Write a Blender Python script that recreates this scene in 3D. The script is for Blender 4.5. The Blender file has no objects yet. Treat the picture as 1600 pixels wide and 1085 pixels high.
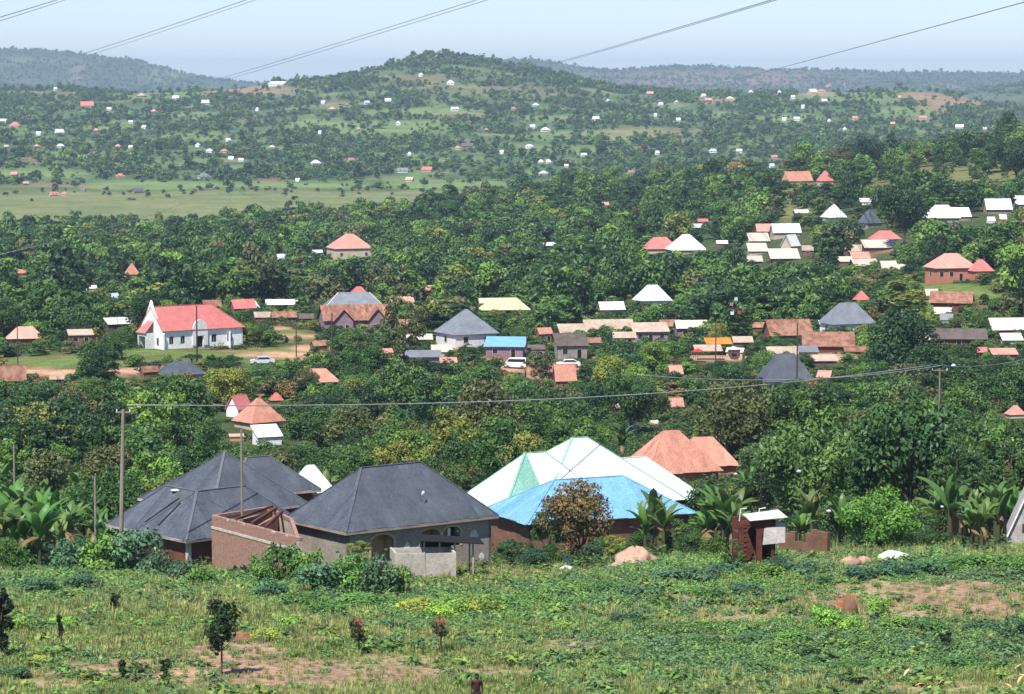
import bpy, math, random, re
import numpy as np
from mathutils import Vector, Matrix

# ------------------------------------------------------------------ camera, light, exposure
F = 4500.0                      # focal length in photograph pixels (1600 x 1085)
K = F / 3764.0
PITCH = math.atan((542.5 - 130.0) / F)
SP, CP = math.sin(PITCH), math.cos(PITCH)
scene = bpy.context.scene
cam_d = bpy.data.cameras.new('camera'); cam = bpy.data.objects.new('camera', cam_d)
scene.collection.objects.link(cam)
cam_d.sensor_width = 36.0; cam_d.lens = 36.0 * F / 1600.0
cam_d.clip_start = 0.5; cam_d.clip_end = 60000
cam.location = (0, 0, 0); cam.rotation_euler = (math.pi / 2 - PITCH, 0, 0)
scene.camera = cam

SUN_DIR = Vector((-0.28, -0.58, 1.0)).normalized()
w = bpy.data.worlds.new('World'); scene.world = w; w.use_nodes = True
nt = w.node_tree
bg = nt.nodes['Background']
sky = nt.nodes.new('ShaderNodeTexSky'); sky.sky_type = 'NISHITA'; sky.sun_disc = False
sky.sun_elevation = math.asin(SUN_DIR.z); sky.sun_rotation = math.atan2(SUN_DIR.x, SUN_DIR.y)
sky.air_density = 1.0; sky.dust_density = 0.1; sky.ozone_density = 4.0; sky.altitude = 1200
tint = nt.nodes.new('ShaderNodeMixRGB'); tint.blend_type = 'MULTIPLY'; tint.inputs[0].default_value = 1; tint.inputs[2].default_value = (.85, .875, 1.02, 1)
nt.links.new(sky.outputs[0], tint.inputs[1]); nt.links.new(tint.outputs[0], bg.inputs[0]); bg.inputs[1].default_value = 0.105
sun_d = bpy.data.lights.new('sun', 'SUN'); sun = bpy.data.objects.new('sun', sun_d)
scene.collection.objects.link(sun); sun_d.energy = 5.0; sun_d.angle = math.radians(0.5); sun_d.color = (1.0, 0.955, 0.88)
sun.rotation_euler = (-SUN_DIR).to_track_quat('-Z', 'Y').to_euler()
scene.view_settings.view_transform = 'Standard'; scene.view_settings.look = 'None'
scene.view_settings.exposure = 0.55; scene.view_settings.gamma = 1.0
scene.view_settings.use_curve_mapping = False
scene.render.engine = 'CYCLES'
cy = scene.cycles
cy.use_denoising = True; cy.max_bounces = 5; cy.diffuse_bounces = 2; cy.glossy_bounces = 2
cy.transmission_bounces = 2; cy.volume_bounces = 0; cy.transparent_max_bounces = 4
cy.caustics_reflective = False; cy.caustics_refractive = False

# ------------------------------------------------------------------ projection helpers
def slope(py):
    v = (542.5 - py) / F
    return (-SP + v * CP) / (CP + v * SP)
def P(px, py, Y):
    v = (542.5 - py) / F; u = (px - 800.0) / F
    return Vector((u * Y / (CP + v * SP), Y, Y * slope(py)))
def proj(x, y, z):
    d = y * CP - z * SP; up = y * SP + z * CP
    return 800.0 + F * x / d, 542.5 - F * up / d
def scl(Y): return Y / F        # metres per photograph pixel at distance Y

# ------------------------------------------------------------------ terrain height field
COLS = np.linspace(-500, 2100, 131)
def row(Y0, pts):
    xs = [p[0] for p in pts]; ys = [p[1] for p in pts]
    py = np.interp(COLS, xs, ys)
    return Y0 * K, np.array([slope(p) for p in py]) * Y0 * K
def five(Y0, *v): return row(Y0, list(zip((0, 400, 800, 1200, 1600), v)))
R = []
for yy, zz in ((-600, -1.7), (-60, -1.7), (0, -1.7), (25, -8.0), (62, -16.2)):
    R.append((yy, np.full(len(COLS), zz)))
R += [five(100, 1115, 1115, 1115, 1115, 1112), five(125, 1000, 1000, 1000, 1000, 990),
      five(150, 912, 915, 912, 888, 876), five(165, 893, 899, 893, 872, 862), five(185, 880, 882, 876, 862, 856),
      five(205, 862, 862, 855, 845, 845), five(250, 800, 800, 790, 790, 780),
      five(300, 735, 740, 730, 730, 720), five(350, 672, 682, 680, 680, 668),
      row(400, [(0, 598), (100, 596), (220, 600), (400, 612), (800, 622), (1200, 622), (1600, 605)]),
      row(440, [(0, 560), (200, 552), (400, 556), (600, 560), (800, 575), (1200, 578), (1600, 555)]),
      row(500, [(0, 520), (200, 525), (400, 523), (800, 535), (1200, 535), (1450, 505), (1600, 485)]),
      row(560, [(0, 495), (400, 497), (800, 505), (1200, 495), (1450, 450), (1600, 430)]),
      row(650, [(0, 466), (400, 466), (800, 468), (1200, 445), (1450, 400), (1600, 378)]),
      row(750, [(0, 440), (400, 440), (800, 435), (1000, 420), (1200, 400), (1450, 355), (1600, 348)]),
      row(900, [(0, 412), (400, 410), (800, 398), (1000, 380), (1200, 345), (1400, 318), (1600, 300)]),
      row(1050, [(0, 394), (400, 390), (700, 380), (1000, 336), (1200, 296), (1350, 280), (1500, 262), (1600, 250)]),
      row(1200, [(0, 378), (400, 368), (500, 358), (600, 344), (700, 330), (800, 320), (1000, 298), (1200, 282), (1400, 262), (1500, 240), (1600, 222)]),
      row(1330, [(0, 361), (400, 357), (500, 352), (600, 343), (700, 331), (800, 321), (1000, 298), (1200, 290), (1400, 275), (1600, 248)]),
      row(1500, [(0, 334), (400, 334), (600, 330), (800, 325), (1200, 316), (1600, 300)]), five(1780, 305, 302, 302, 298, 288),
      five(2000, 280, 276, 274, 272, 266), five(2300, 240, 242, 240, 238, 238),
      five(2700, 200, 203, 196, 202, 210),
      row(3050, [(0, 172), (400, 172), (560, 165), (700, 150), (850, 163), (1000, 178), (1200, 175), (1400, 166), (1500, 180), (1600, 196)]),
      row(3350, [(0, 152), (330, 150), (440, 142), (560, 132), (700, 108), (850, 124), (960, 147), (1200, 155), (1400, 148), (1500, 166), (1600, 183)]),
      row(3600, [(-300, 150), (0, 141), (100, 139), (200, 144), (330, 141), (380, 139), (440, 129), (500, 126), (560, 118), (620, 103), (660, 90),
                 (700, 86), (740, 88), (780, 98), (840, 108), (900, 126), (960, 137), (1040, 145), (1100, 150), (1200, 148),
                 (1300, 143), (1400, 141), (1450, 145), (1500, 152), (1530, 162), (1600, 174), (1900, 176)]),
      row(4300, [(0, 180), (700, 165), (1000, 190), (1600, 190)]),
      row(5600, [(-300, 110), (0, 140), (300, 165), (900, 160), (1400, 162), (1470, 154), (1540, 143), (1600, 135), (1900, 122)]),
      row(6600, [(0, 150), (1600, 150)]),
      row(8000, [(-300, 92), (0, 94), (60, 98), (130, 104), (200, 107), (260, 122), (330, 134), (600, 140), (800, 118), (960, 124), (1100, 122), (1400, 126), (1600, 130)]),
      row(8600, [(-300, 88), (0, 80), (60, 79), (110, 83), (130, 87), (200, 92), (240, 101), (260, 108), (300, 117), (330, 124), (400, 131), (600, 131), (780, 96), (820, 95), (860, 98),
                 (900, 106), (930, 111), (960, 112), (1000, 107), (1050, 104), (1100, 105), (1200, 110), (1300, 111), (1400, 115), (1500, 116), (1600, 117), (1900, 120)]),
      row(10500, [(0, 132), (1600, 132)]), row(16000, [(0, 129.5), (1600, 129.5)]), row(30000, [(0, 129.8), (1600, 129.8)])]
RY = np.array([r[0] for r in R]); RZ = np.array([r[1] for r in R])
_h = np.diff(RY)[:, None]; _d = np.diff(RZ, axis=0) / _h
RM = np.zeros_like(RZ)
RM[1:-1] = np.where(_d[:-1] * _d[1:] > 0, 3 * (_h[:-1] + _h[1:]) / ((2 * _h[1:] + _h[:-1]) / np.where(_d[:-1] == 0, 1e-9, _d[:-1]) + (_h[1:] + 2 * _h[:-1]) / np.where(_d[1:] == 0, 1e-9, _d[1:])), 0)
RM[0] = _d[0]; RM[-1] = _d[-1]
def sn(x, y, s, seed=0.0):      # smooth pseudo noise, vectorised, about -1..1
    a = x / s + seed * 1.7; b = y / s - seed * 2.3
    return (np.sin(a * 1.9 + 1.3 * np.sin(b * 1.1 + seed)) + np.sin(b * 2.3 + 1.7 * np.sin(a * .83)) + np.sin((a + b) * 1.31 + seed * 3 + 1.1 * np.sin((a - b) * 1.7)) ) / 3.0
def fbm(x, y, s, seed=0.0):
    return .55 * sn(x, y, s, seed) + .28 * sn(x, y, s * .47, seed + 3) + .17 * sn(x, y, s * .21, seed + 7)
def ground(x, y):
    x = np.asarray(x, float); y = np.asarray(y, float)
    a = np.clip(x / np.maximum(y, 110.0) * F + 800.0, COLS[0], COLS[-1] - .01)
    ci = np.clip(((a - COLS[0]) / (COLS[1] - COLS[0])).astype(int), 0, len(COLS) - 2)
    cf = (a - COLS[ci]) / (COLS[1] - COLS[0])
    yc = np.clip(y, RY[0], RY[-1] - .01)
    ri = np.clip(np.searchsorted(RY, yc, side='right') - 1, 0, len(RY) - 2)
    h = RY[ri + 1] - RY[ri]; t = (yc - RY[ri]) / h
    def at(A, r): return A[r, ci] * (1 - cf) + A[r, ci + 1] * cf
    z = (at(RZ, ri) * (1 + 2 * t) * (1 - t) ** 2 + at(RM, ri) * h * t * (1 - t) ** 2 +
         at(RZ, ri + 1) * t * t * (3 - 2 * t) + at(RM, ri + 1) * h * t * t * (t - 1))
    amp = np.interp(y, [0, 60, 120, 300, 1400, 1550, 2100, 2400, 4000, 9000], [0, .05, .14, .3, .6, .25, .25, 2.5, 6, 10])
    z = z + amp * fbm(x, y, np.interp(y, [100, 300, 2000, 9000], [6, 14, 60, 260]), 2.0)
    return z
def gz(x, y): return float(ground(x, y))
_cache = {}
def hit(px, py, y_from=112.0, y_to=13000.0):     # first ground point seen at a pixel
    ys = np.exp(np.linspace(math.log(y_from), math.log(y_to), 1400))
    v = (542.5 - py) / F; xs = (px - 800.0) / F * ys / (CP + v * SP)
    g = ground(xs, ys) - ys * slope(py)
    i = np.argmax(g > 0)
    if not g[i] > 0: return None
    if i == 0: return Vector((xs[0], ys[0], float(ground(xs[0], ys[0]))))
    t = g[i - 1] / (g[i - 1] - g[i]); y = ys[i - 1] + t * (ys[i] - ys[i - 1]); x = xs[i - 1] + t * (xs[i] - xs[i - 1])
    return Vector((x, y, gz(x, y)))
def gp(px, Y):
    """ground point in the column px at distance Y"""
    z = -Y * .1
    for _ in range(4):
        py = 542.5 - F * (Y * SP + z * CP) / (Y * CP - z * SP)
        x = P(px, py, Y).x; z = gz(x, Y)
    return Vector((x, Y, z))

# ------------------------------------------------------------------ object helpers
col = scene.collection
hidden = bpy.data.collections.new('patterns')
def tag(o, label=None, cat=None, group=None, kind=None):
    if label: o['label'] = label
    if cat: o['category'] = cat
    if group: o['group'] = group
    if kind: o['kind'] = kind
    return o
def empty(name, loc, rz=0.0, s=1.0):
    o = bpy.data.objects.new(name, None); col.objects.link(o)
    o.location = loc; o.rotation_euler = (0, 0, rz); o.scale = (s, s, s); o.empty_display_size = .5
    return o
class MB:
    def __init__(s): s.v = []; s.f = []
    def quad(s, *p):
        n = len(s.v); s.v += [tuple(q) for q in p]; s.f.append(tuple(range(n, n + len(p))))
    poly = quad
    def box(s, x0, x1, y0, y1, z0, z1):
        n = len(s.v)
        s.v += [(x0, y0, z0), (x1, y0, z0), (x1, y1, z0), (x0, y1, z0), (x0, y0, z1), (x1, y0, z1), (x1, y1, z1), (x0, y1, z1)]
        s.f += [tuple(n + i for i in q) for q in ((0, 3, 2, 1), (4, 5, 6, 7), (0, 1, 5, 4), (1, 2, 6, 5), (2, 3, 7, 6), (3, 0, 4, 7))]
        return s
    def obox(s, p0, p1, w, h, up=Vector((0, 0, 1))):          # a bar from p0 to p1
        p0 = Vector(p0); p1 = Vector(p1); d = (p1 - p0).normalized()
        a = d.cross(up)
        if a.length < 1e-4: a = d.cross(Vector((1, 0, 0)))
        a.normalize(); b = a.cross(d); a = a * w / 2; b = b * h / 2; n = len(s.v)
        for q in (p0, p1):
            s.v += [tuple(q - a - b), tuple(q + a - b), tuple(q + a + b), tuple(q - a + b)]
        s.f += [tuple(n + i for i in q) for q in ((0, 1, 2, 3), (7, 6, 5, 4), (0, 4, 5, 1), (1, 5, 6, 2), (2, 6, 7, 3), (3, 7, 4, 0))]
        return s
    def tube(s, pts, rad, k=6):
        pts = [Vector(p) for p in pts]; n0 = len(s.v)
        for i, p in enumerate(pts):
            d = (pts[min(i + 1, len(pts) - 1)] - pts[max(i - 1, 0)]).normalized()
            a = d.cross(Vector((0.13, 1, 0.05))).normalized(); b = d.cross(a); r = rad[i] if hasattr(rad, '__len__') else rad
            for j in range(k):
                t = 2 * math.pi * j / k
                s.v.append(tuple(p + (a * math.cos(t) + b * math.sin(t)) * r))
        for i in range(len(pts) - 1):
            for j in range(k):
                q = n0 + i * k; s.f.append((q + j, q + (j + 1) % k, q + k + (j + 1) % k, q + k + j))
        s.f.append(tuple(n0 + j for j in range(k))[::-1]); s.f.append(tuple(n0 + (len(pts) - 1) * k + j for j in range(k)))
        return s
    def slab(s, poly, n, t):                                      # a polygon thickened along n
        n = Vector(n).normalized() * t; q = [Vector(p) for p in poly]; k = len(q); o = len(s.v)
        s.v += [tuple(p) for p in q] + [tuple(p + n) for p in q]
        s.f.append(tuple(o + i for i in range(k))[::-1]); s.f.append(tuple(o + k + i for i in range(k)))
        for i in range(k): s.f.append((o + i, o + (i + 1) % k, o + k + (i + 1) % k, o + k + i))
        return s
    def lump(s, c, r, seed=0, seg=10, rings=6, amp=.18):
        rr = random.Random(seed); o = len(s.v); ph = [rr.uniform(0, 6) for _ in range(6)]
        for i in range(rings + 1):
            th = math.pi * i / rings
            for j in range(seg):
                f = 2 * math.pi * j / seg
                k = 1 + amp * (math.sin(2 * f + ph[0] + th * 2) + .7 * math.sin(3 * f + ph[1] - 3 * th) + .5 * math.sin(5 * f + ph[2] + 4 * th)) / 2
                s.v.append((c[0] + r[0] * k * math.sin(th) * math.cos(f), c[1] + r[1] * k * math.sin(th) * math.sin(f), c[2] + r[2] * k * math.cos(th)))
        for i in range(rings):
            for j in range(seg):
                a = o + i * seg + j; b = o + i * seg + (j + 1) % seg
                s.f.append((a, a + seg, b + seg, b))
        return s
    def mesh(s, name, m):
        me = bpy.data.meshes.new(name); me.from_pydata(s.v, [], s.f)
        if m: me.materials.append(m)
        return me
    def obj(s, name, m, parent=None, smooth=False):
        me = s.mesh(name, m)
        if smooth: me.shade_smooth()
        o = bpy.data.objects.new(name, me); col.objects.link(o)
        if parent: o.parent = parent
        return o
def link_mesh(name, me, parent=None):
    o = bpy.data.objects.new(name, me); col.objects.link(o)
    if parent: o.parent = parent
    return o
def child(o, name, parent):
    c = o.copy(); c.name = name; col.objects.link(c); c.parent = parent; return c

# ------------------------------------------------------------------ materials
def mat(name, c, c2=None, rough=.8, scale=1.2, bump=0.0, wave=None, var=.35, metallic=0.0, streak=1.0, contrast=(.35, .65)):
    m = bpy.data.materials.new(name); m.use_nodes = True; n = m.node_tree; N = n.nodes.new; L = n.links.new
    b = n.nodes['Principled BSDF']; b.inputs['Roughness'].default_value = rough; b.inputs['Metallic'].default_value = metallic
    b.inputs['Specular IOR Level'].default_value = .3
    tc = N('ShaderNodeTexCoord'); mp = N('ShaderNodeMapping'); L(tc.outputs['Object'], mp.inputs[0]); mp.inputs['Scale'].default_value = (1, 1, 1 / streak)
    oi = N('ShaderNodeObjectInfo')
    ad = N('ShaderNodeVectorMath'); ad.operation = 'MULTIPLY_ADD'; L(oi.outputs['Random'], ad.inputs[0]); ad.inputs[1].default_value = (31, 17, 23); L(mp.outputs[0], ad.inputs[2])
    ns = N('ShaderNodeTexNoise'); ns.inputs['Scale'].default_value = scale; ns.inputs['Detail'].default_value = 6; ns.inputs['Roughness'].default_value = .65
    L(ad.outputs[0], ns.inputs[0])
    rp = N('ShaderNodeValToRGB'); L(ns.outputs[0], rp.inputs[0])
    if c2 is None: c2 = tuple(x * (1 - var) for x in c)
    rp.color_ramp.elements[0].position = contrast[0]; rp.color_ramp.elements[1].position = contrast[1]
    rp.color_ramp.elements[0].color = (*c2, 1); rp.color_ramp.elements[1].color = (*c, 1)
    n2 = N('ShaderNodeTexNoise'); n2.inputs['Scale'].default_value = scale * 9; n2.inputs['Detail'].default_value = 4; L(ad.outputs[0], n2.inputs[0])
    mx = N('ShaderNodeMixRGB'); mx.blend_type = 'MULTIPLY'; mx.inputs[0].default_value = .5; L(rp.outputs[0], mx.inputs[1])
    r2 = N('ShaderNodeValToRGB'); L(n2.outputs[0], r2.inputs[0]); r2.color_ramp.elements[0].color = (.55, .55, .55, 1); r2.color_ramp.elements[1].color = (1.25, 1.25, 1.25, 1)
    r2.color_ramp.elements[0].position = .3; r2.color_ramp.elements[1].position = .7
    L(r2.outputs[0], mx.inputs[2])
    hv = N('ShaderNodeHueSaturation'); L(mx.outputs[0], hv.inputs['Color'])
    mr = N('ShaderNodeMapRange'); L(oi.outputs['Random'], mr.inputs[0]); mr.inputs[3].default_value = .88; mr.inputs[4].default_value = 1.12
    L(mr.outputs[0], hv.inputs['Value']); L(hv.outputs[0], b.inputs['Base Color'])
    if bump or wave:
        bp = N('ShaderNodeBump'); bp.inputs['Strength'].default_value = .6; bp.inputs['Distance'].default_value = .03
        if wave:
            wv = N('ShaderNodeTexWave'); wv.bands_direction = wave; wv.inputs['Scale'].default_value = 2.2; wv.inputs['Distortion'].default_value = .3
            L(tc.outputs['Object'], wv.inputs[0]); L(wv.outputs['Fac'], bp.inputs['Height'])
        else:
            L(n2.outputs[0], bp.inputs['Height']); bp.inputs['Distance'].default_value = bump
        L(bp.outputs[0], b.inputs['Normal'])
    return m
def leaf_mat(name, default=(.07, .13, .035), trans=.22, rough=.5, vlo=.5, vhi=1.5):
    """leaf colour = the plant's own colour ('tone') times a per-leaf variation"""
    m = bpy.data.materials.new(name); m.use_nodes = True; n = m.node_tree; N = n.nodes.new; L = n.links.new
    b = n.nodes['Principled BSDF']; out = n.nodes['Material Output']
    at = N('ShaderNodeAttribute'); at.attribute_type = 'INSTANCER'; at.attribute_name = 'tone'
    lv = N('ShaderNodeAttribute'); lv.attribute_name = 'leaf_value'
    mr = N('ShaderNodeMapRange'); L(lv.outputs['Fac'], mr.inputs[0]); mr.inputs[3].default_value = vlo; mr.inputs[4].default_value = vhi
    vm = N('ShaderNodeVectorMath'); vm.operation = 'SCALE'; L(at.outputs['Vector'], vm.inputs[0]); L(mr.outputs[0], vm.inputs['Scale'])
    # a few yellower leaves
    mx = N('ShaderNodeMixRGB'); mx.blend_type = 'MULTIPLY'; mx.inputs[2].default_value = (1.28, 1.06, .7, 1)
    lt = N('ShaderNodeMapRange'); L(lv.outputs['Fac'], lt.inputs[0]); lt.inputs[1].default_value = .6; lt.inputs[2].default_value = 1.0
    L(lt.outputs[0], mx.inputs[0]); L(vm.outputs[0], mx.inputs[1])
    L(mx.outputs[0], b.inputs['Base Color']); b.inputs['Roughness'].default_value = rough; b.inputs['Specular IOR Level'].default_value = .35
    tr = N('ShaderNodeBsdfTranslucent'); L(mx.outputs[0], tr.inputs[0])
    ms = N('ShaderNodeMixShader'); ms.inputs[0].default_value = trans; L(b.outputs[0], ms.inputs[1]); L(tr.outputs[0], ms.inputs[2]); L(ms.outputs[0], out.inputs[0])
    return m
LEAF = leaf_mat('leaf'); GRASSM = leaf_mat('grass_blade', trans=.3, rough=.7)
BARK = mat('bark', (.13, .10, .075), rough=.95, scale=3, var=.5, bump=.02, streak=4)
M = {}
M['grey_roof'] = mat('grey_roof', (.105, .120, .143), (.066, .075, .090), rough=.42, scale=.5, wave='X', var=.2)
M['grey_roof_light'] = mat('grey_roof_light', (.22, .235, .26), (.16, .175, .20), rough=.5, scale=.6)
M['roof_cap'] = mat('roof_cap', (.14, .148, .165), (.11, .118, .13), rough=.5, scale=.6)
M['white_roof'] = mat('white_roof', (.80, .80, .80), (.62, .63, .64), rough=.4, scale=.5)
M['white_stained'] = mat('white_stained', (.80, .80, .77), (.58, .65, .59), rough=.45, scale=.8, streak=6, contrast=(.35, .6))
M['green_sheet'] = mat('green_sheet', (.24, .48, .37), (.19, .40, .32), rough=.5, scale=.6)
M['blue_roof'] = mat('blue_roof', (.19, .41, .66), (.15, .33, .56), rough=.45, scale=.6, streak=3, contrast=(.3, .62))
M['orange_roof'] = mat('orange_roof', (.58, .27, .19), (.44, .19, .13), rough=.6, scale=.5)
M['salmon_roof'] = mat('salmon_roof', (.66, .34, .27), (.54, .25, .19), rough=.6, scale=.5)
M['red_roof'] = mat('red_roof', (.60, .20, .18), (.50, .15, .13), rough=.55, scale=.5)
M['rust_roof'] = mat('rust_roof', (.36, .19, .13), (.20, .085, .055), rough=.85, scale=.8, streak=4, contrast=(.4, .6))
M['tan_roof'] = mat('tan_roof', (.52, .41, .32), (.38, .27, .20), rough=.8, scale=.6, streak=3)
M['cream_roof'] = mat('cream_roof', (.60, .54, .44), (.50, .43, .34), rough=.7, scale=.5)
M['brown_roof'] = mat('brown_roof', (.16, .125, .105), (.09, .07, .06), rough=.85, scale=.7)
M['yellow_roof'] = mat('yellow_roof', (.55, .60, .32), (.48, .52, .28), rough=.6, scale=.5)
M['pale_blue_roof'] = mat('pale_blue_roof', (.60, .68, .74), (.50, .58, .66), rough=.5, scale=.5)
M['brown_wall'] = mat('brown_wall', (.20, .066, .040), (.14, .044, .028), rough=.9, scale=.7)
M['plaster'] = mat('plaster', (.37, .32, .27), (.27, .235, .20), rough=.92, scale=.6, bump=.01)
M['plaster_pale'] = mat('plaster_pale', (.74, .73, .69), (.55, .54, .50), rough=.92, scale=1.6)
M['white_wall'] = mat('white_wall', (.82, .82, .80), (.72, .72, .70), rough=.85, scale=.4)
M['cream_wall'] = mat('cream_wall', (.62, .50, .36), (.50, .39, .28), rough=.85, scale=.5)
M['salmon_wall'] = mat('salmon_wall', (.55, .22, .15), (.45, .17, .11), rough=.85, scale=.5)
M['mauve_wall'] = mat('mauve_wall', (.30, .20, .24), (.24, .15, .18), rough=.85, scale=.5)
M['mud_wall'] = mat('mud_wall', (.24, .125, .08), (.14, .075, .05), rough=.95, scale=.9)
M['concrete'] = mat('concrete', (.50, .46, .39), (.37, .33, .28), rough=.92, scale=.9, bump=.01)
M['brick'] = mat('brick', (.50, .31, .235), (.27, .135, .095), rough=.95, scale=5.0, bump=.01, contrast=(.3, .7))
M['mortar'] = mat('mortar', (.58, .48, .40), rough=.98, scale=2)
M['brick_dark'] = mat('brick_dark', (.17, .055, .038), (.09, .03, .022), rough=.95, scale=2, contrast=(.3, .7))
M['dark'] = mat('dark_interior', (.012, .011, .012), rough=.9)
M['glass'] = mat('window_glass', (.03, .035, .045), rough=.12, var=.1)
M['tan_reveal'] = mat('tan_reveal', (.62, .43, .25), (.54, .36, .21), rough=.9, scale=.8)
M['timber'] = mat('timber', (.20, .14, .095), rough=.9, scale=3)
M['pole_wood'] = mat('pole_wood', (.27, .235, .185), (.19, .16, .12), rough=.9, scale=2, streak=6)
M['pole_dark'] = mat('pole_dark', (.075, .055, .05), rough=.9, scale=2, streak=6)
M['fascia'] = mat('fascia', (.42, .33, .27), rough=.8, scale=1)
M['fascia_white'] = mat('fascia_white', (.52, .48, .45), rough=.8, scale=1)
M['cable'] = mat('cable', (.12, .12, .125), rough=.5)
M['cable_pale'] = mat('cable_pale', (.42, .43, .42), rough=.5)
M['sand'] = mat('sand_heap', (.48, .32, .24), (.34, .20, .14), rough=1, scale=2)
M['bag'] = mat('white_bag', (.75, .76, .78), rough=.6)
M['teal'] = mat('teal_cloth', (.06, .28, .25), rough=.8)
M['navy'] = mat('navy_cloth', (.02, .035, .12), rough=.8)
M['car_paint'] = mat('car_paint', (.62, .65, .68), rough=.25, var=.05)
M['tyre'] = mat('tyre', (.02, .02, .02), rough=.8)
M['rim'] = mat('rim', (.4, .4, .42), rough=.3, metallic=.6)
M['orange_cloth'] = mat('orange_canvas', (.75, .27, .04), rough=.8, scale=.6)
M['red_cloth'] = mat('red_canvas', (.62, .05, .05), rough=.8)
M['pink_cloth'] = mat('pink_cloth', (.70, .25, .38), rough=.8)
M['skin'] = mat('skin', (.06, .032, .022), rough=.55)
M['hair'] = mat('hair', (.008, .007, .007), rough=.8)
M['shirt'] = mat('maroon_shirt', (.055, .014, .02), rough=.85, scale=6)
M['trousers'] = mat('dark_trousers', (.018, .018, .024), rough=.85, scale=6)

# ------------------------------------------------------------------ the ground sheet
def ell(px, py, cx, cy, rx, ry, soft=.35):
    d = np.sqrt(((px - cx) / rx) ** 2 + ((py - cy) / ry) ** 2)
    return np.clip((1 + soft - d) / (2 * soft), 0, 1)
# centre, radii on the ground as it is seen, distance range (in hundreds), soil colour
SOIL = [(430, 1052, 270, 28, 'pink'), (360, 1018, 100, 16, 'pink'), (170, 1048, 130, 18, 'pink'), (620, 1035, 90, 12, 'straw'), (1440, 935, 190, 40, 'straw'), (1120, 1000, 130, 10, 'straw'), (640, 1052, 120, 13, 'pink'), (90, 1068, 80, 8, 'pink'),
        (1500, 930, 120, 30, 'pink'), (1530, 955, 80, 20, 'pink'), (1180, 960, 110, 14, 'straw'), (378, 995, 22, 7, 'red'), (500, 1000, 60, 8, 'pink'),
        (1440, 1076, 130, 12, 'straw'), (890, 893, 80, 9, 'sand'), (1320, 942, 26, 14, 'red'), (900, 1010, 60, 14, 'straw'), (770, 1052, 90, 9, 'straw'),
        (250, 925, 50, 8, 'straw'), (1060, 935, 30, 6, 'pink'), (1335, 880, 60, 7, 'sand'), (1560, 868, 60, 10, 'sand'), (1290, 905, 40, 8, 'pink')]
def veg_cover(px, py):
    s = np.zeros_like(px)
    for a in SOIL: s = np.maximum(s, ell(px, py, *a[:4]))
    return s
DIRT = {'pink': (.34, .225, .145), 'straw': (.34, .28, .15), 'red': (.36, .14, .07), 'sand': (.50, .36, .25)}
ROADS = [(90, 582, 150, 5.5), (230, 579, 60, 5), (488, 544, 38, 5), (430, 513, 30, 3), (505, 565, 40, 7), (455, 526, 50, 3), (560, 570, 60, 6), (640, 560, 60, 6),
         (700, 545, 40, 6), (830, 575, 80, 6), (980, 560, 60, 5), (1120, 560, 60, 5), (430, 555, 60, 5), (150, 537, 40, 5), (1490, 520, 60, 5), (1300, 560, 50, 6), (370, 532, 30, 4)]
LAWN = [(110, 565, 120, 9), (330, 557, 110, 7), (60, 500, 90, 9), (440, 519, 50, 4), (460, 532, 60, 3), (430, 548, 50, 4), (240, 551, 70, 6), (1490, 452, 60, 9), (1530, 465, 60, 8), (420, 565, 60, 4)]
SLOPE = [(1450, 278, 100, 22), (1560, 265, 70, 26), (1250, 300, 60, 14), (1240, 330, 30, 22), (1540, 300, 90, 14), (1400, 300, 60, 12)]
EARTH = [(400, 140, 55, 9), (345, 141, 25, 7), (75, 147, 45, 4), (1440, 150, 35, 9), (1475, 162, 30, 11), (1515, 160, 40, 7), (1115, 158, 40, 4), (1275, 146, 25, 4),
         (760, 140, 130, 5), (640, 122, 60, 5), (860, 150, 50, 4), (150, 240, 14, 5), (60, 250, 40, 5), (690, 180, 80, 3), (90, 290, 70, 4), (420, 283, 30, 4), (1010, 208, 90, 6),
         (530, 165, 25, 8), (1440, 187, 18, 4), (380, 190, 30, 4)]
FIELDS = [(300, 182, 40, 8), (1330, 150, 90, 12), (930, 212, 110, 9), (870, 235, 80, 8), (600, 200, 110, 12), (700, 290, 90, 8), (500, 195, 50, 10), (170, 200, 40, 6), (1120, 180, 40, 6),
          (250, 150, 90, 7), (60, 270, 90, 9), (1230, 185, 60, 7), (1420, 175, 60, 8), (460, 290, 120, 6), (240, 290, 120, 8), (650, 175, 90, 6), (1560, 152, 60, 5), (300, 215, 60, 6), (900, 185, 70, 6)]
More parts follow.
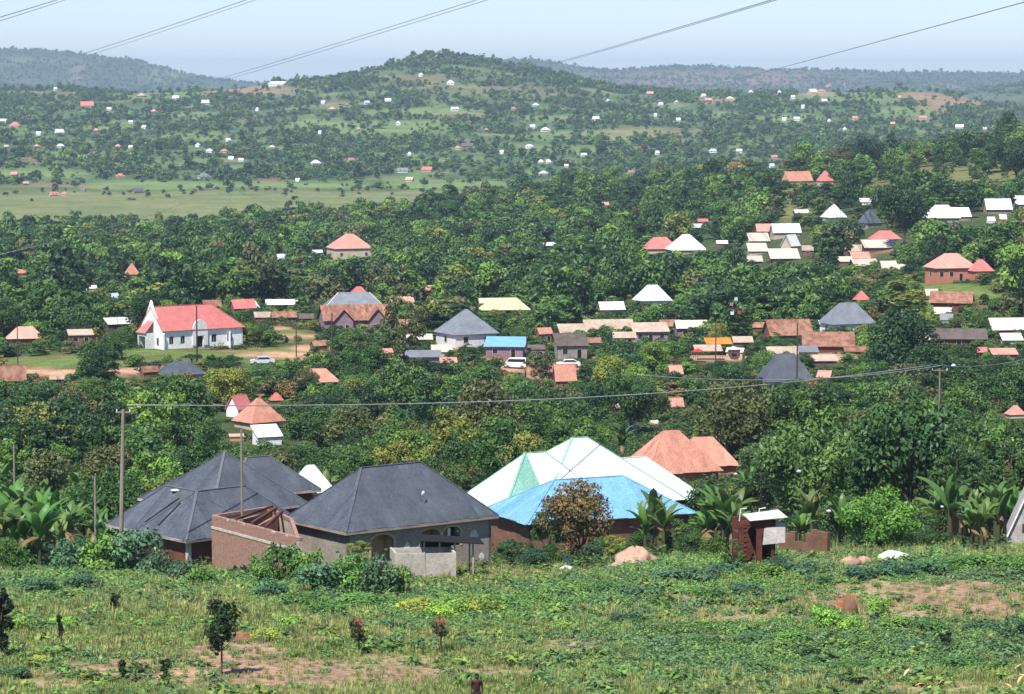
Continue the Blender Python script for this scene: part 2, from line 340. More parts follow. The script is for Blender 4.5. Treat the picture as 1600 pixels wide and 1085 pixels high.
def build_ground():
    ys = [-600, -300, -100, -40, 0, 20, 40, 60, 75, 90, 100, 108]
    y = 112.0
    while y < 215: ys.append(y); y += .42
    while y < 22000: ys.append(y); y *= 1.0115
    ys = np.array(ys)
    ap = np.concatenate([np.array([-9000, -6000, -4200, -3000, -2000, -1300, -800, -500, -350, -240, -160, -110, -70, -40]), np.arange(-20, 1621, 5.0),
                         np.array([1640, 1670, 1710, 1760, 1840, 1950, 2100, 2400, 2900, 3600, 4600, 5800, 7600, 10600])])
    u = (ap - 800) / F
    YY, UU = np.meshgrid(ys, u, indexing='ij'); XX = UU * np.maximum(YY, 150 + 0 * YY)
    ZZ = ground(XX, YY)
    n, m = YY.shape
    co = np.stack([XX, YY, ZZ], -1).reshape(-1, 3)
    i = np.arange(n * m).reshape(n, m)
    f = np.stack([i[:-1, :-1], i[:-1, 1:], i[1:, 1:], i[1:, :-1]], -1).reshape(-1, 4)
    me = bpy.data.meshes.new('ground'); me.vertices.add(len(co)); me.vertices.foreach_set('co', co.ravel())
    me.loops.add(f.size); me.loops.foreach_set('vertex_index', f.ravel()); me.polygons.add(len(f))
    me.polygons.foreach_set('loop_start', np.arange(0, f.size, 4)); me.update(calc_edges=True); me.shade_smooth()
    # real surface colours
    x, y, z = co.T; ok = y > 60
    d = np.maximum(y * CP - z * SP, 1); px = 800 + F * x / d; py = 542.5 - F * (y * SP + z * CP) / d
    wob = fbm(x, y, np.interp(y, [100, 300, 2000, 9000], [3, 8, 40, 200]), 5)
    wx = px + wob * np.interp(y, [100, 1000], [14, 6]); wy = py + wob * np.interp(y, [100, 300, 1000], [7, 4, 2])
    C = np.zeros((len(co), 3)); Y0 = y / K
    def put(mask, c):
        nonlocal C
        mask = mask[:, None]; C = C * (1 - mask) + np.array(c) * mask
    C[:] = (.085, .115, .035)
    put(np.clip(.5 + .9 * fbm(x, y, 5, 9), 0, 1) * (Y0 < 175), (.14, .17, .06))
    put(.75 * np.clip(fbm(x, y, 3.1, 19) * 2 - .5, 0, 1) * (Y0 < 175), (.24, .19, .11))
    for a in SOIL: put(ell(wx, wy, *a[:4]) * (Y0 < 175), np.array(DIRT[a[4]]))
    # among the near houses: trodden earth and weeds
    nr = ((Y0 >= 160) & (Y0 < 215)).astype(float)
    put(nr * np.clip(.45 + fbm(x, y, 7, 21), 0, 1), (.27, .16, .09))
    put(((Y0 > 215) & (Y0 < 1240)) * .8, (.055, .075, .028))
    put(((Y0 > 380) & (Y0 < 700)) * np.clip(fbm(x, y, 22, 4) * 1.6 + .1, 0, 1), (.25, .15, .09))
    sel = ((Y0 > 370) & (Y0 < 760)).astype(float)
    for a in LAWN: put(ell(wx, wy, *a) * sel, (.125, .17, .045))
    for a in ROADS: put(ell(wx, wy, *a) * sel, (.46, .27, .17))
    sel = ((Y0 > 800) & (Y0 < 1300)).astype(float)
    for a in SLOPE: put(.9 * ell(wx, wy, *a) * sel, (.16, .17, .06))
    # the swamp meadow
    fl = np.clip((y - 1260 * K) / 40, 0, 1) * np.clip((1850 * K - y + 60 * wob) / 60, 0, 1)
    put(fl, (.165, .190, .075)); put(fl * np.clip(fbm(x, y * .35, 70, 3) * 1.5, 0, 1) * .6, (.20, .215, .09)); put(fl * np.clip(fbm(x, y * .3, 40, 8) * 1.8 - .3, 0, 1) * .7, (.10, .155, .06))
    far = np.clip((y - 1850 * K + 60 * wob) / 60, 0, 1)
    put(far, (.075, .12, .048))
    put(far * np.clip(fbm(x, y, 60, 1) * 2.4, 0, 1), (.16, .21, .075)); put(far * np.clip(fbm(x, y, 33, 16) * 3 - .5, 0, 1), (.11, .20, .06)); put(far * np.clip(fbm(x, y, 45, 6) * 2 - .5, 0, 1) * .7, (.23, .19, .105))
    wd = fbm(x, y, 70, 31) + .5 * fbm(x, y * .5, 22, 14); put(far * np.clip(wd * 2.2 + .1, 0, 1) * (Y0 < 4200), (.050, .088, .034))
    sel = ((y > 1850 * K) & (Y0 < 3900)).astype(float)
    for a in FIELDS: put(.85 * ell(wx, wy, *a) * sel, (.165, .23, .075))
    for a in EARTH: put((.85 if a[0] in (400, 345, 1440, 1475, 1515, 1115, 1275) else .45) * ell(wx, wy, *a, .6) * sel, (.32, .20, .12))
    rg = (Y0 > 4600).astype(float)
    put(rg, (.05, .075, .04)); put(rg * np.clip(fbm(x, y, 260, 12) * 1.6 + .1, 0, 1), (.10, .12, .06))
    put(rg * ell(px, py, 1120, 125, 190, 13, .6) * np.clip(.7 + fbm(x, y, 120, 2), 0, 1), (.24, .14, .10))
    put(rg * ell(wx + 5 * wob, wy + 4 * wob, 122, 113, 12, 15, .8) * .6, (.26, .19, .13)); put(rg * ell(px, py, 255, 118, 40, 12, .5), (.13, .16, .07)); put(rg * ell(px, py, 30, 95, 60, 6, .5) * .7, (.13, .16, .07))
    put(rg * ell(px, py, 1500, 135, 60, 5, .6) * .6, (.25, .16, .12)); put(rg * ell(px, py, 1570, 153, 60, 5, .6) * .6, (.14, .17, .08))
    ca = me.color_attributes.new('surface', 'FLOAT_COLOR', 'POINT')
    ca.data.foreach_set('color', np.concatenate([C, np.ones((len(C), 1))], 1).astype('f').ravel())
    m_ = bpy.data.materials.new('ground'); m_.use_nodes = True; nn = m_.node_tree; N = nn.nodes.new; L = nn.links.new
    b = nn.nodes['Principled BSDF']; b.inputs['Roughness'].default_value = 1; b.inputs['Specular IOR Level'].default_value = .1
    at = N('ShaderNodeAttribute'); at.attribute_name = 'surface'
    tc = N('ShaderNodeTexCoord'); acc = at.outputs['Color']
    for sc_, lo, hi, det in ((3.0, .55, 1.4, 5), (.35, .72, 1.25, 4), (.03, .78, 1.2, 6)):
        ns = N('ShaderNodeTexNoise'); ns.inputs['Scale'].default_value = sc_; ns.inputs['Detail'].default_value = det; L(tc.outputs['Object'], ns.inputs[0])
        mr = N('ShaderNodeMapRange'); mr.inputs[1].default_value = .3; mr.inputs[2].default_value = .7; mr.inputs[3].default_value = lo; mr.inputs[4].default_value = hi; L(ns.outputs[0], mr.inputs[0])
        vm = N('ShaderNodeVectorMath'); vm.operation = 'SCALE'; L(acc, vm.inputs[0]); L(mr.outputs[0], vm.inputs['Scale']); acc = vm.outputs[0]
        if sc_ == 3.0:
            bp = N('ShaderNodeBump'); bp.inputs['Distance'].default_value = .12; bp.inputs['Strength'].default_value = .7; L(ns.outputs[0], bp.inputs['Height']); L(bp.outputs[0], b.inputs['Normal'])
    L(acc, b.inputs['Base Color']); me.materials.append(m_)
    tag(link_mesh('ground', me), kind='structure')
build_ground()
# ------------------------------------------------------------------ buildings
KEEP = []           # (x0, y0, x1, y1, Y, how much may be hidden) in photograph pixels: what trees must leave open
PLOTS = []          # where houses stand: (x, y, radius)
LM = []             # landmarks for describing where a plant or small house stands
def keep(x0, y0, x1, y1, Y, allow=.12): KEEP.append((x0, y0, x1, y1, Y, allow))
def roof_plane_pts(L, W, rise, kind):
    """planes of a roof over x -L/2..L/2, y -W/2..W/2 (eave at z 0): list of (origin, udir, length, [(u, v) profile top], slope length, upslope dir)"""
    hw = W / 2; hl = L / 2; sl = math.hypot(hw, rise)
    up_f = Vector((0, hw, rise)).normalized(); up_b = Vector((0, -hw, rise)).normalized(); out = []
    if kind == 'gable':
        prof = [(0, sl), (L, sl)]
        out.append((Vector((-hl, -hw, 0)), Vector((1, 0, 0)), L, prof, up_f)); out.append((Vector((hl, hw, 0)), Vector((-1, 0, 0)), L, prof, up_b))
        return out
    if kind == 'halfhip':     # gable on the left, hip on the right
        e = hw
        out.append((Vector((-hl, -hw, 0)), Vector((1, 0, 0)), L, [(0, sl), (L - e, sl), (L, 0)], up_f))
        out.append((Vector((hl, hw, 0)), Vector((-1, 0, 0)), L, [(0, 0), (e, sl), (L, sl)], up_b))
    elif kind == 'lean':
        sl = math.hypot(W, rise); up = Vector((0, W, rise)).normalized()
        return [(Vector((-hl, -hw, 0)), Vector((1, 0, 0)), L, [(0, sl), (L, sl)], up)]
    else:
        e = min(hw, hl - .02)
        prof = [(0, 0), (e, sl), (L - e, sl), (L, 0)]
        out.append((Vector((-hl, -hw, 0)), Vector((1, 0, 0)), L, prof, up_f)); out.append((Vector((hl, hw, 0)), Vector((-1, 0, 0)), L, prof, up_b))
        s2 = math.hypot(e, rise)
        out.append((Vector((-hl, hw, 0)), Vector((0, -1, 0)), W, [(0, 0), (hw, s2), (W, 0)], Vector((e, 0, rise)).normalized()))
    if kind in ('hip', 'halfhip'):
        e = min(hw, hl - .02); s2 = math.hypot(e, rise)
        out.append((Vector((hl, -hw, 0)), Vector((0, 1, 0)), W, [(0, 0), (hw, s2), (W, 0)], Vector((-e, 0, rise)).normalized()))
    return out
def make_roof(parent, L, W, rise, z, m, kind='hip', sheets=None, name='roof', cap=None, cx=0, cy_=0, yaw=0, rnd=None, mats=None, fascia=None):
    """roof > roof_sheet, ridge_cap, fascia"""
    pl = roof_plane_pts(L, W, rise, kind); under = MB(); T = Matrix.Translation((cx, cy_, z)) @ Matrix.Rotation(yaw, 4, 'Z')
    for o, u, l, prof, up in pl:
        n = u.cross(up)
        pts = [o] + [o + u * l] + [o + u * a + up * b for a, b in reversed(prof) if b > 0]
        under.slab(pts, -n, .06 if sheets else .10)
    ro = under.obj(name, M['timber'] if sheets else m, parent)
    if not sheets: under_m = None
    ro.matrix_local = T
    if sheets:
        rr = rnd or random
        for o, u, l, prof, up in pl:
            n = u.cross(up); k = max(2, round(l / sheets)); wdt = l / k
            def vt(a): return float(np.interp(a, [p[0] for p in prof], [p[1] for p in prof]))
            for i in range(k):
                a0 = i * wdt + .004; a1 = (i + 1) * wdt + .05 if i < k - 1 else l
                pts = [(a0, 0), (a1, 0), (a1, vt(a1))] + [(a, b) for a, b in reversed(prof) if a0 < a < a1] + [(a0, vt(a0))]
                pts = [p for j, p in enumerate(pts) if j == 0 or (abs(p[0] - pts[j - 1][0]) + abs(p[1] - pts[j - 1][1])) > 1e-3]
                if len(pts) > 2 and abs(pts[-1][0] - pts[0][0]) + abs(pts[-1][1] - pts[0][1]) < 1e-3: pts = pts[:-1]
                if len(pts) < 3: continue
                lift = .016 + .012 * (i % 2) + rr.uniform(0, .006); dv = rr.uniform(-.05, .04)
                b = MB(); b.slab([o + u * p[0] + up * (p[1] + (dv if p[1] == 0 else 0)) + n * lift for p in pts], n, .012)
                mm = m if mats is None else mats(rr, i, k, o)
                b.obj('roof_sheet', mm, ro)
    if cap:
        hw = W / 2; hl = L / 2; e = min(hw, hl - .02) if kind in ('hip', 'halfhip') else 0; el = 0 if kind == 'halfhip' else e
        A = Vector((-hl + el, 0, rise)); B_ = Vector((hl - e, 0, rise)); segs = [(A, B_)] if (B_ - A).length > .1 else []
        if kind == 'hip': segs += [(A, Vector((-hl, -hw, 0))), (A, Vector((-hl, hw, 0)))]
        if kind in ('hip', 'halfhip'): segs += [(B_, Vector((hl, -hw, 0))), (B_, Vector((hl, hw, 0)))]
        for a, b_ in segs:
            q = MB().obox(a + Vector((0, 0, .05)), b_ + Vector((0, 0, .05)), .2, .05); q.obj('ridge_cap', cap, ro)
    if fascia:
        hw = W / 2; hl = L / 2
        for a, b_ in (((-hl, -hw), (hl, -hw)), ((hl, -hw), (hl, hw)), ((hl, hw), (-hl, hw)), ((-hl, hw), (-hl, -hw))):
            d = (Vector(b_) - Vector(a)).normalized() * .03; nn = Vector((d.y, -d.x)).normalized() * .02
            MB().obox((a[0] + nn.x - d.x, a[1] + nn.y - d.y, -.10), (b_[0] + nn.x - d.x * .2, b_[1] + nn.y - d.y * .2, -.10), .035, .2).obj('fascia', fascia, ro)
    return ro
def wall_run(b, x0, y0, x1, y1, H, T, ops, z0=0.0):
    """a wall from (x0,y0) to (x1,y1), inner side on the left, with openings (u0, u1, v0, v1, arch rise)"""
    p0 = Vector((x0, y0, 0)); d = Vector((x1 - x0, y1 - y0, 0)); l = d.length; d.normalize(); nrm = Vector((-d.y, d.x, 0))
    def pc(pts): b.slab([p0 + d * u + Vector((0, 0, v)) for u, v in pts], nrm, T)
    at = 0.0
    for u0, u1, v0, v1, ar in sorted(ops):
        pc([(at, z0), (u0, z0), (u0, H), (at, H)])
        if v0 > z0 + .01: pc([(u0, z0), (u1, z0), (u1, v0), (u0, v0)])
        if ar > 0:
            k = 8
            for i in range(k):
                a = u0 + (u1 - u0) * i / k; c = u0 + (u1 - u0) * (i + 1) / k
                f = lambda q: v1 - ar + ar * math.sqrt(max(0, 1 - (2 * (q - u0) / (u1 - u0) - 1) ** 2))
                pc([(a, f(a)), (c, f(c)), (c, H), (a, H)])
        else: pc([(u0, v1), (u1, v1), (u1, H), (u0, H)])
        at = u1
    pc([(at, z0), (l, z0), (l, H), (at, H)])
def window(parent, p, d, wv, hv, frame, pane=True, mull=1, inset=.06):
    """window > pane set inside an opening; p lower left outer corner, d along the wall, outward normal is d x z"""
    d = Vector(d).normalized(); n = Vector((d.y, -d.x, 0)); b = MB(); t = .05; q = Vector(p) - n * inset
    b.obox(q + Vector((0, 0, t / 2)), q + d * wv + Vector((0, 0, t / 2)), .05, t)
    b.obox(q + Vector((0, 0, hv - t / 2)), q + d * wv + Vector((0, 0, hv - t / 2)), .05, t)
    for i in range(mull + 2):
        u = t / 2 + (wv - t) * i / (mull + 1)
        b.obox(q + d * u + Vector((0, 0, t)), q + d * u + Vector((0, 0, hv - t)), t, .05)
    f = b.obj('window', frame, parent)
    if pane:
        g = MB(); g.slab([q + d * t - n * .03 + Vector((0, 0, t)), q + d * (wv - t) - n * .03 + Vector((0, 0, t)), q + d * (wv - t) - n * .03 + Vector((0, 0, hv - t)), q + d * t - n * .03 + Vector((0, 0, hv - t))], -n, .01)
        g.obj('pane', M['glass'], f)
    return f
def proud_window(parent, L, W, face, u, v, wv, hv, frame, door=False):
    """small far house: frame and pane fixed 3 cm proud of the wall face"""
    if face == 'F': o = Vector((-L / 2 + u, -W / 2, v)); d = Vector((1, 0, 0)); n = Vector((0, -1, 0))
    elif face == 'L': o = Vector((-L / 2, W / 2 - u, v)); d = Vector((0, -1, 0)); n = Vector((-1, 0, 0))
    else: o = Vector((L / 2, -W / 2 + u, v)); d = Vector((0, 1, 0)); n = Vector((1, 0, 0))
    Z = Vector((0, 0, 1)); t = .09; b = MB()
    for p0, p1, p2, p3 in (((0, 0), (wv, 0), (wv, t), (0, t)), ((0, hv - t), (wv, hv - t), (wv, hv), (0, hv)), ((0, t), (t, t), (t, hv - t), (0, hv - t)), ((wv - t, t), (wv, t), (wv, hv - t), (wv - t, hv - t))):
        b.slab([o + d * q[0] + Z * q[1] for q in (p0, p1, p2, p3)], n, .06)
    f = b.obj('door' if door else 'window', frame, parent)
    MB().slab([o + d * q[0] + Z * q[1] for q in ((t, t), (wv - t, t), (wv - t, hv - t), (t, hv - t))], n, .02).obj('leaf' if door else 'pane', M['dark'] if door else M['glass'], f)

def corner_frame(px, py, Y, yaw, L, W):
    """a rectangle given by its nearest (front left) eave corner as seen in the photo; returns centre, eave height z"""
    A = P(px, py, Y); d = Vector((math.cos(yaw), math.sin(yaw), 0)); n = Vector((-d.y, d.x, 0))
    c = A + d * L / 2 + n * W / 2
    return c, A.z

# ---- the unfinished grey-roofed house in front
def front_house():
    Y = 165 * K; yaw = math.radians(37); L, W, rise, oh = 13.2, 8.0, 3.75, .38
    c, ez = corner_frame(540, 833, Y, yaw, L, W); base = gz(c.x, c.y) - .2; H = ez - base + .02
    h = empty('unfinished_house', (c.x, c.y, base), yaw)
    tag(h, 'half-finished grey plastered house with charcoal hipped iron roof and arched openings', 'house')
    l, w_ = L - 2 * oh, W - 2 * oh; b = MB(); T = .22
    fr = [(2.0, 3.9, 0.5, 2.75, .45), (6.2, 7.9, 1.25, 2.75, .35), (8.2, 9.7, 1.0, 2.75, .35)]
    fr = [(a, b_, H - 2.9 + v0 - .0, H - 2.9 + v1 - .35, ar) for a, b_, v0, v1, ar in fr]
    wall_run(b, -l / 2, -w_ / 2, l / 2, -w_ / 2, H, T, fr)
    b.obj('front_wall', M['plaster'], h)
    b = MB(); wall_run(b, l / 2, -w_ / 2, l / 2, w_ / 2, H, T, [(3, 4.2, H - 1.9, H - .7, 0)]); wall_run(b, l / 2, w_ / 2, -l / 2, w_ / 2, H, T, [(3, 4.2, H - 1.9, H - .7, 0)])
    wall_run(b, -l / 2, w_ / 2, -l / 2, -w_ / 2, H, T, [])
    b.obj('wall', M['plaster'], h)
    b = MB(); b.box(-l / 2 + .3, l / 2 - 2.9, -w_ / 2 + 1.15, -w_ / 2 + 1.3, 0, H - .1); b.box(-l / 2 + 3.9, -l / 2 + 4.05, -w_ / 2 + .23, -w_ / 2 + 1.14, 0, H - .1); b.box(-l / 2 + 7.9, -l / 2 + 8.05, -w_ / 2 + .23, -w_ / 2 + 1.14, 0, H - .1); b.obj('inner_wall', M['tan_reveal'], h)
    for a, b_, v0, v1, ar in fr:                              # plastered reveals round the arches
        q = MB(); x0 = -l / 2 + a; x1 = -l / 2 + b_
        q.box(x0 - .16, x0 - .002, -w_ / 2 - .035, -w_ / 2 - .003, v0, v1 - ar); q.box(x1 + .002, x1 + .16, -w_ / 2 - .035, -w_ / 2 - .003, v0, v1 - ar)
        k = 8
        for i in range(k):
            t0 = math.pi * (1 - i / k); t1 = math.pi * (1 - (i + 1) / k); xm = (x0 + x1) / 2; r = (x1 - x0) / 2
            pp = lambda t, s: Vector((xm + (r + s) * math.cos(t), -w_ / 2 - .003, v1 - ar + (ar + s) * math.sin(t)))
            q.slab([pp(t0, .002), pp(t1, .002), pp(t1, .16), pp(t0, .16)], (0, -1, 0), .032)
        q.obj('arch_surround', M['tan_reveal'], h)
    x0 = -l / 2 + fr[2][0] + .45; MB().box(x0, x0 + .22, -w_ / 2 + .05, -w_ / 2 + .2, fr[2][2], fr[2][3] - .1).obj('door_post', M['white_wall'], h)
    for u, v, ww, hh, sd in ((5.05, H - 1.75, .55, .95, 1), (10.9, H - 1.35, .75, .85, 2), (11.6, H - 2.9, .5, .5, 3)):
        rr = random.Random(sd); k = 11
        MB().slab([Vector((-l / 2 + u + ww * .5 * (1 + .0) * math.cos(2 * math.pi * i / k) * rr.uniform(.75, 1.05) * 1.1, -w_ / 2 - .003, v + hh * .5 * math.sin(2 * math.pi * i / k) * rr.uniform(.8, 1.1) * 1.15)) for i in range(k)], (0, -1, 0), .015).obj('plaster_patch', M['plaster_pale'], h)
    make_roof(h, L, W, rise, H, M['grey_roof'], 'hip', sheets=.86, cap=M['grey_roof'], fascia=M['fascia'], rnd=random.Random(4))
    b = MB(); b.box(-l / 2 + .2, l / 2 - .2, -w_ / 2 + .23, w_ / 2 - .23, H - .12, H - .06); b.obj('ceiling_joists', M['timber'], h)
    d = P(655, 774, Y * 1.02)
    keep(452, 728, 785, 860, Y, .0)
    # roof dish on a pole
    lx, ly = .75, -2.6; rz = H + (W / 2 + ly) / (W / 2) * rise
    wp = Matrix.Translation(h.location) @ Matrix.Rotation(yaw, 4, 'Z') @ Vector((lx, ly, rz))
    s = empty('satellite_dish', wp, yaw + .5); s.scale = (.8, .8, .62); tag(s, 'small white satellite dish on a thin pole on the charcoal hipped roof', 'satellite dish')
    MB().tube([(0, 0, -.05), (0, 0, .95)], .025).obj('mast', M['cable'], s)
    b = MB(); k = 14
    for i in range(k):
        for r0, r1 in ((0, .2), (.2, .36)):
            t0 = 2 * math.pi * i / k; t1 = 2 * math.pi * (i + 1) / k
            f = lambda r, t: Vector((r * math.cos(t), -.25 + r * r * .9 - .12, 1.0 + r * math.sin(t)))
            b.slab([f(r0, t0), f(r1, t0), f(r1, t1), f(r0, t1)] if r0 else [f(0, 0), f(r1, t0), f(r1, t1)], (0, 1, 0), .012)
    b.obj('dish', M['white_wall'], s)
    MB().tube([(0, -.37, 1), (0, -.75, .98)], .015).obj('feed_arm', M['cable'], s)
    LM.append(('the arched grey house', 620, 800))
    return c, yaw
front_house()

# ---- brown house with the joined hips, left
def brown_house():
    yaw = math.radians(41); Yn = 171 * K; L1, W1 = 8.6, 8.4
    c, ez = corner_frame(291, 845, Yn, yaw, L1, W1); base = gz(c.x, c.y) - .6; H = ez - base
    h = empty('brown_house', (c.x, c.y, base), yaw); tag(h, 'brown-walled house under several joined charcoal iron hips left of the brick shell', 'house')
    oh = .5; b = MB(); l, w_ = L1 - 2 * oh, W1 - 2 * oh
    wall_run(b, -l / 2, -w_ / 2, l / 2, -w_ / 2, H, .22, []); wall_run(b, l / 2, -w_ / 2, l / 2, w_ / 2, H, .22, []); wall_run(b, l / 2, w_ / 2, -l / 2, w_ / 2, H, .22, [])
    wall_run(b, -l / 2, w_ / 2, -l / 2, -w_ / 2, H, .22, [])
    b.obj('wall', M['brown_wall'], h)
    b = MB(); b.box(-l / 2 - .06, -l / 2 + .24, -w_ / 2 - .06, -w_ / 2 + .24, 0, H); b.obj('corner_quoin', M['plaster_pale'], h)
    MB().box(-l / 2 - .05, -l / 2 - .005, .4, .62, 0, H).obj('rain_pipe', M['plaster_pale'], h)
    CP_ = M['roof_cap']
    make_roof(h, 10.4, 6.4, 2.9, H, M['grey_roof'], 'hip', sheets=.86, cap=CP_, fascia=M['fascia_white'], cx=-L1 / 2 + 3.2, cy_=-W1 / 2 + 5.2, yaw=math.pi / 2, rnd=random.Random(1))
    make_roof(h, 10.8, 6.4, 2.9, H + .015, M['grey_roof'], 'hip', sheets=.86, cap=CP_, fascia=M['fascia_white'], cx=-L1 / 2 + 5.4, cy_=-W1 / 2 + 3.2, rnd=random.Random(2))
    def place(px, py_e, Yc, L, W, rise, name, kind='hip', dy=0, cap='roof_cap', mm='grey_roof'):
        p = P(px, py_e, Yc); q = Matrix.Rotation(-yaw, 4, 'Z') @ (p - Vector((c.x, c.y, base)))
        make_roof(h, L, W, rise, H + dy, M[mm], kind, sheets=.86, cap=M[cap], fascia=M['fascia_white'], cx=q.x, cy_=q.y, yaw=-.12 if px > 400 else 0, rnd=random.Random(int(px)))
        b = MB(); b.box(q.x - L / 2 + oh, q.x + L / 2 - oh, q.y - W / 2 + oh, q.y + W / 2 - oh, 0.02, H + dy - .02); b.obj('wall', M['brown_wall'], h)
    place(352, 798, 186 * K, 9.2, 9.4, 4.0, 'main', dy=.12)
    place(312, 797, 188 * K, 6.6, 7.4, 2.5, 'rear', dy=.05)
    place(403, 788, 193 * K, 8.2, 6.2, 2.6, 'right', dy=.02)
    # loose boards and stones lying on the front hip
    for i, (u0, y0, u1, y1) in enumerate(((.55, 1.9, 2.5, .3), (.5, .1, 2.2, -.3))):
        a = Vector((-L1 / 2 + u0, y0, H + u0 * 2.9 / 3.2 + .10)); e = Vector((-L1 / 2 + u1, y1, H + u1 * 2.9 / 3.2 + .10))
        o = MB().obox(a, e, .14, .05).obj('board', M['dark'], None); o.matrix_world = Matrix.Translation(h.location) @ Matrix.Rotation(yaw, 4, 'Z')
        tag(o, ('long dark board lying across the left slope of the brown house roof', 'shorter dark board lying beside the long one on the brown house roof')[i], 'board')
    o = MB().lump((0, 0, 0), (.4, .3, .08), 3).obj('white_sack', M['bag'], None)
    o.matrix_world = Matrix.Translation(h.location) @ Matrix.Rotation(yaw, 4, 'Z') @ Matrix.Translation((-L1 / 2 + 2.95, 1.4, H + 2.95 * 2.9 / 3.2 + .1)); tag(o, 'flat white sack lying near the ridge of the brown house roof', 'sack')
    keep(172, 712, 480, 850, Yn, .0); LM.append(('the brown-walled house', 280, 800))
brown_house()

# ---- roofless brick shell
def brick_shell():
    Y = 167 * K; A = P(331, 803, Y); B = P(468, 831, 158.5 * K); top = A.z
    d = Vector((B.x - A.x, B.y - A.y, 0)); L = d.length; yaw = math.atan2(d.y, d.x); W = 6.2
    base = gz(A.x, A.y) - .35; H = top - base
    bk = Matrix.Rotation(-yaw, 3, 'Z') @ Vector((3.6, 4.2, 0)); bx, by = bk.x, bk.y; ck = Matrix.Rotation(-yaw, 3, 'Z') @ Vector((-1.1, 8.6, 0)); cx_, cyy = L + ck.x, ck.y
    h = empty('brick_shell', (A.x, A.y, base), yaw); tag(h, 'roofless unfinished brick building with a mortar band between two charcoal-roofed houses', 'unfinished building')
    for nm, x0, y0, x1, y1 in (('front_wall', 0, 0, L, 0), ('right_wall', L, 0, cx_, cyy), ('back_wall', cx_, cyy, bx, by), ('left_wall', bx, by, 0, 0)):
        b = MB(); wall_run(b, x0, y0, x1, y1, H - .12, .2, []); wo = b.obj(nm.split('_')[1] if nm != 'front_wall' else 'wall', M['mortar'], h)
        b = MB(); p0 = Vector((x0, y0, 0)); dd = Vector((x1 - x0, y1 - y0, 0)); l = dd.length; dd.normalize(); n = Vector((dd.y, -dd.x, 0)); rr = random.Random(nm)
        ch = .125; k = int(H / ch)
        for r in range(int(k)):
            zz = r * ch
            if nm == 'front_wall' and H - 1.06 < zz + .06 < H - .84: continue
            u = -(.16 if r % 2 else 0.0)
            while u < l - .03:
                u0 = max(u, 0); u1 = min(u + .315, l); u += .33
                if u1 - u0 < .05: continue
                if zz > H - .3 and rr.random() < .12: continue
                o_ = .012 + rr.uniform(0, .014)
                p = p0 + dd * u0 + Vector((0, 0, zz + rr.uniform(0, .006))); q = p0 + dd * u1 + Vector((0, 0, zz))
                # brick face standing proud of the mortar, and through the wall at the top course
                th = .24 if zz > H - .35 else .03
                b.slab([p + n * o_, q + n * o_, q + n * o_ + Vector((0, 0, .108)), p + n * o_ + Vector((0, 0, .108))], -n, o_ + th - .012)
        br = b.obj('brickwork', M['brick'], wo); br['kind'] = 'stuff'
    b = MB().box(-.05, L + .04, -.06, -.002, H - 1.04, H - .88); b.obj('ring_beam', M['mortar'], h)
    for x in (2.9, 6.0):
        t = x / L; ex = bx + (cx_ - bx) * t; ey = by + (cyy - by) * t; b = MB(); wall_run(b, x + (ex - x) * .04, ey * .04, x + (ex - x) * .95, ey * .95, H - .25, .2, []); b.obj('partition', M['brick'], h)
    b = MB(); b.slab([(.3, .3, .02), (L - .3, .3, .02), (cx_ * .96, cyy * .94, .02), (bx * .95 + .3, by * .95, .02)], (0, 0, 1), .3); b.obj('rubble_floor', M['mud_wall'], h)
    keep(328, 795, 470, 865, Y, .0); LM.append(('the roofless brick shell', 400, 850))
    # tie beams lying across the shell
    for i, (u, v) in enumerate(((.5, 1.2), (2.0, 3.4), (4.2, 5.3))):
        o = MB().obox((bx + (cx_ - bx) * (.1 + u / 9), by + (cyy - by) * (.1 + u / 9), H + .05), (v + 2.2, .1, H + .05), .2, .14).obj('timber_beam', M['brick_dark'], None); o.matrix_world = Matrix.Translation(h.location) @ Matrix.Rotation(yaw, 4, 'Z')
        tag(o, ('left', 'middle', 'right')[i] + 'most of three reddish timbers laid across the top of the brick shell'.replace('most', 'most' if i != 1 else ''), 'timber')
brick_shell()

# ---- concrete block yard with lean-to in front of the grey house
def latrine():
    Y = 152 * K; A = P(617, 866, Y); base = gz(A.x, A.y) - .35; H = A.z - base; yaw = math.radians(10)
    h = empty('block_enclosure', (A.x, A.y, base), yaw); tag(h, 'low pale concrete block enclosure with a dark lean-to before the arched house', 'enclosure')
    W1 = 1.95; g = .05
    MB().box(0, W1, 0, .14, 0, H).obj('panel', M['concrete'], h); MB().box(W1 + g, W1 * 2 + g, .0, .14, 0, H - .04).obj('panel', M['concrete'], h)
    MB().box(0, .14, .142, 2.4, 0, H + .05).obj('side_panel', M['concrete'], h); MB().box(W1 * 2 - .1, W1 * 2 + g, .142, 2.4, 0, H).obj('side_panel', M['concrete'], h)
    MB().box(.142, W1 * 2 - .11, 2.25, 2.4, 0, H).obj('back_panel', M['concrete'], h)
    for x, y in ((2.0, 1.1), (3.0, 1.1), (4.0, 1.1), (5.2, 1.2), (2.0, 2.6), (5.2, 2.6)):
        MB().box(x, x + .1, y, y + .1, 0, H + .55 - (x - 2) * .07).obj('post', M['concrete'], h)
    MB().slab([(1.7, .7, H + .66), (5.9, .7, H + .34), (5.9, 3.0, H + .40), (1.7, 3.0, H + .74)], (0, 0, 1), .05).obj('lean_to_roof', M['dark'], h)
    MB().box(2.1, 4.0, 2.42, 2.5, 0, H + .35).obj('dark_opening', M['dark'], h)  # black panel: shade of the openings behind, put in as colour
    keep(615, 850, 750, 900, Y, .0); LM.append(('the concrete enclosure', 665, 882))
latrine()

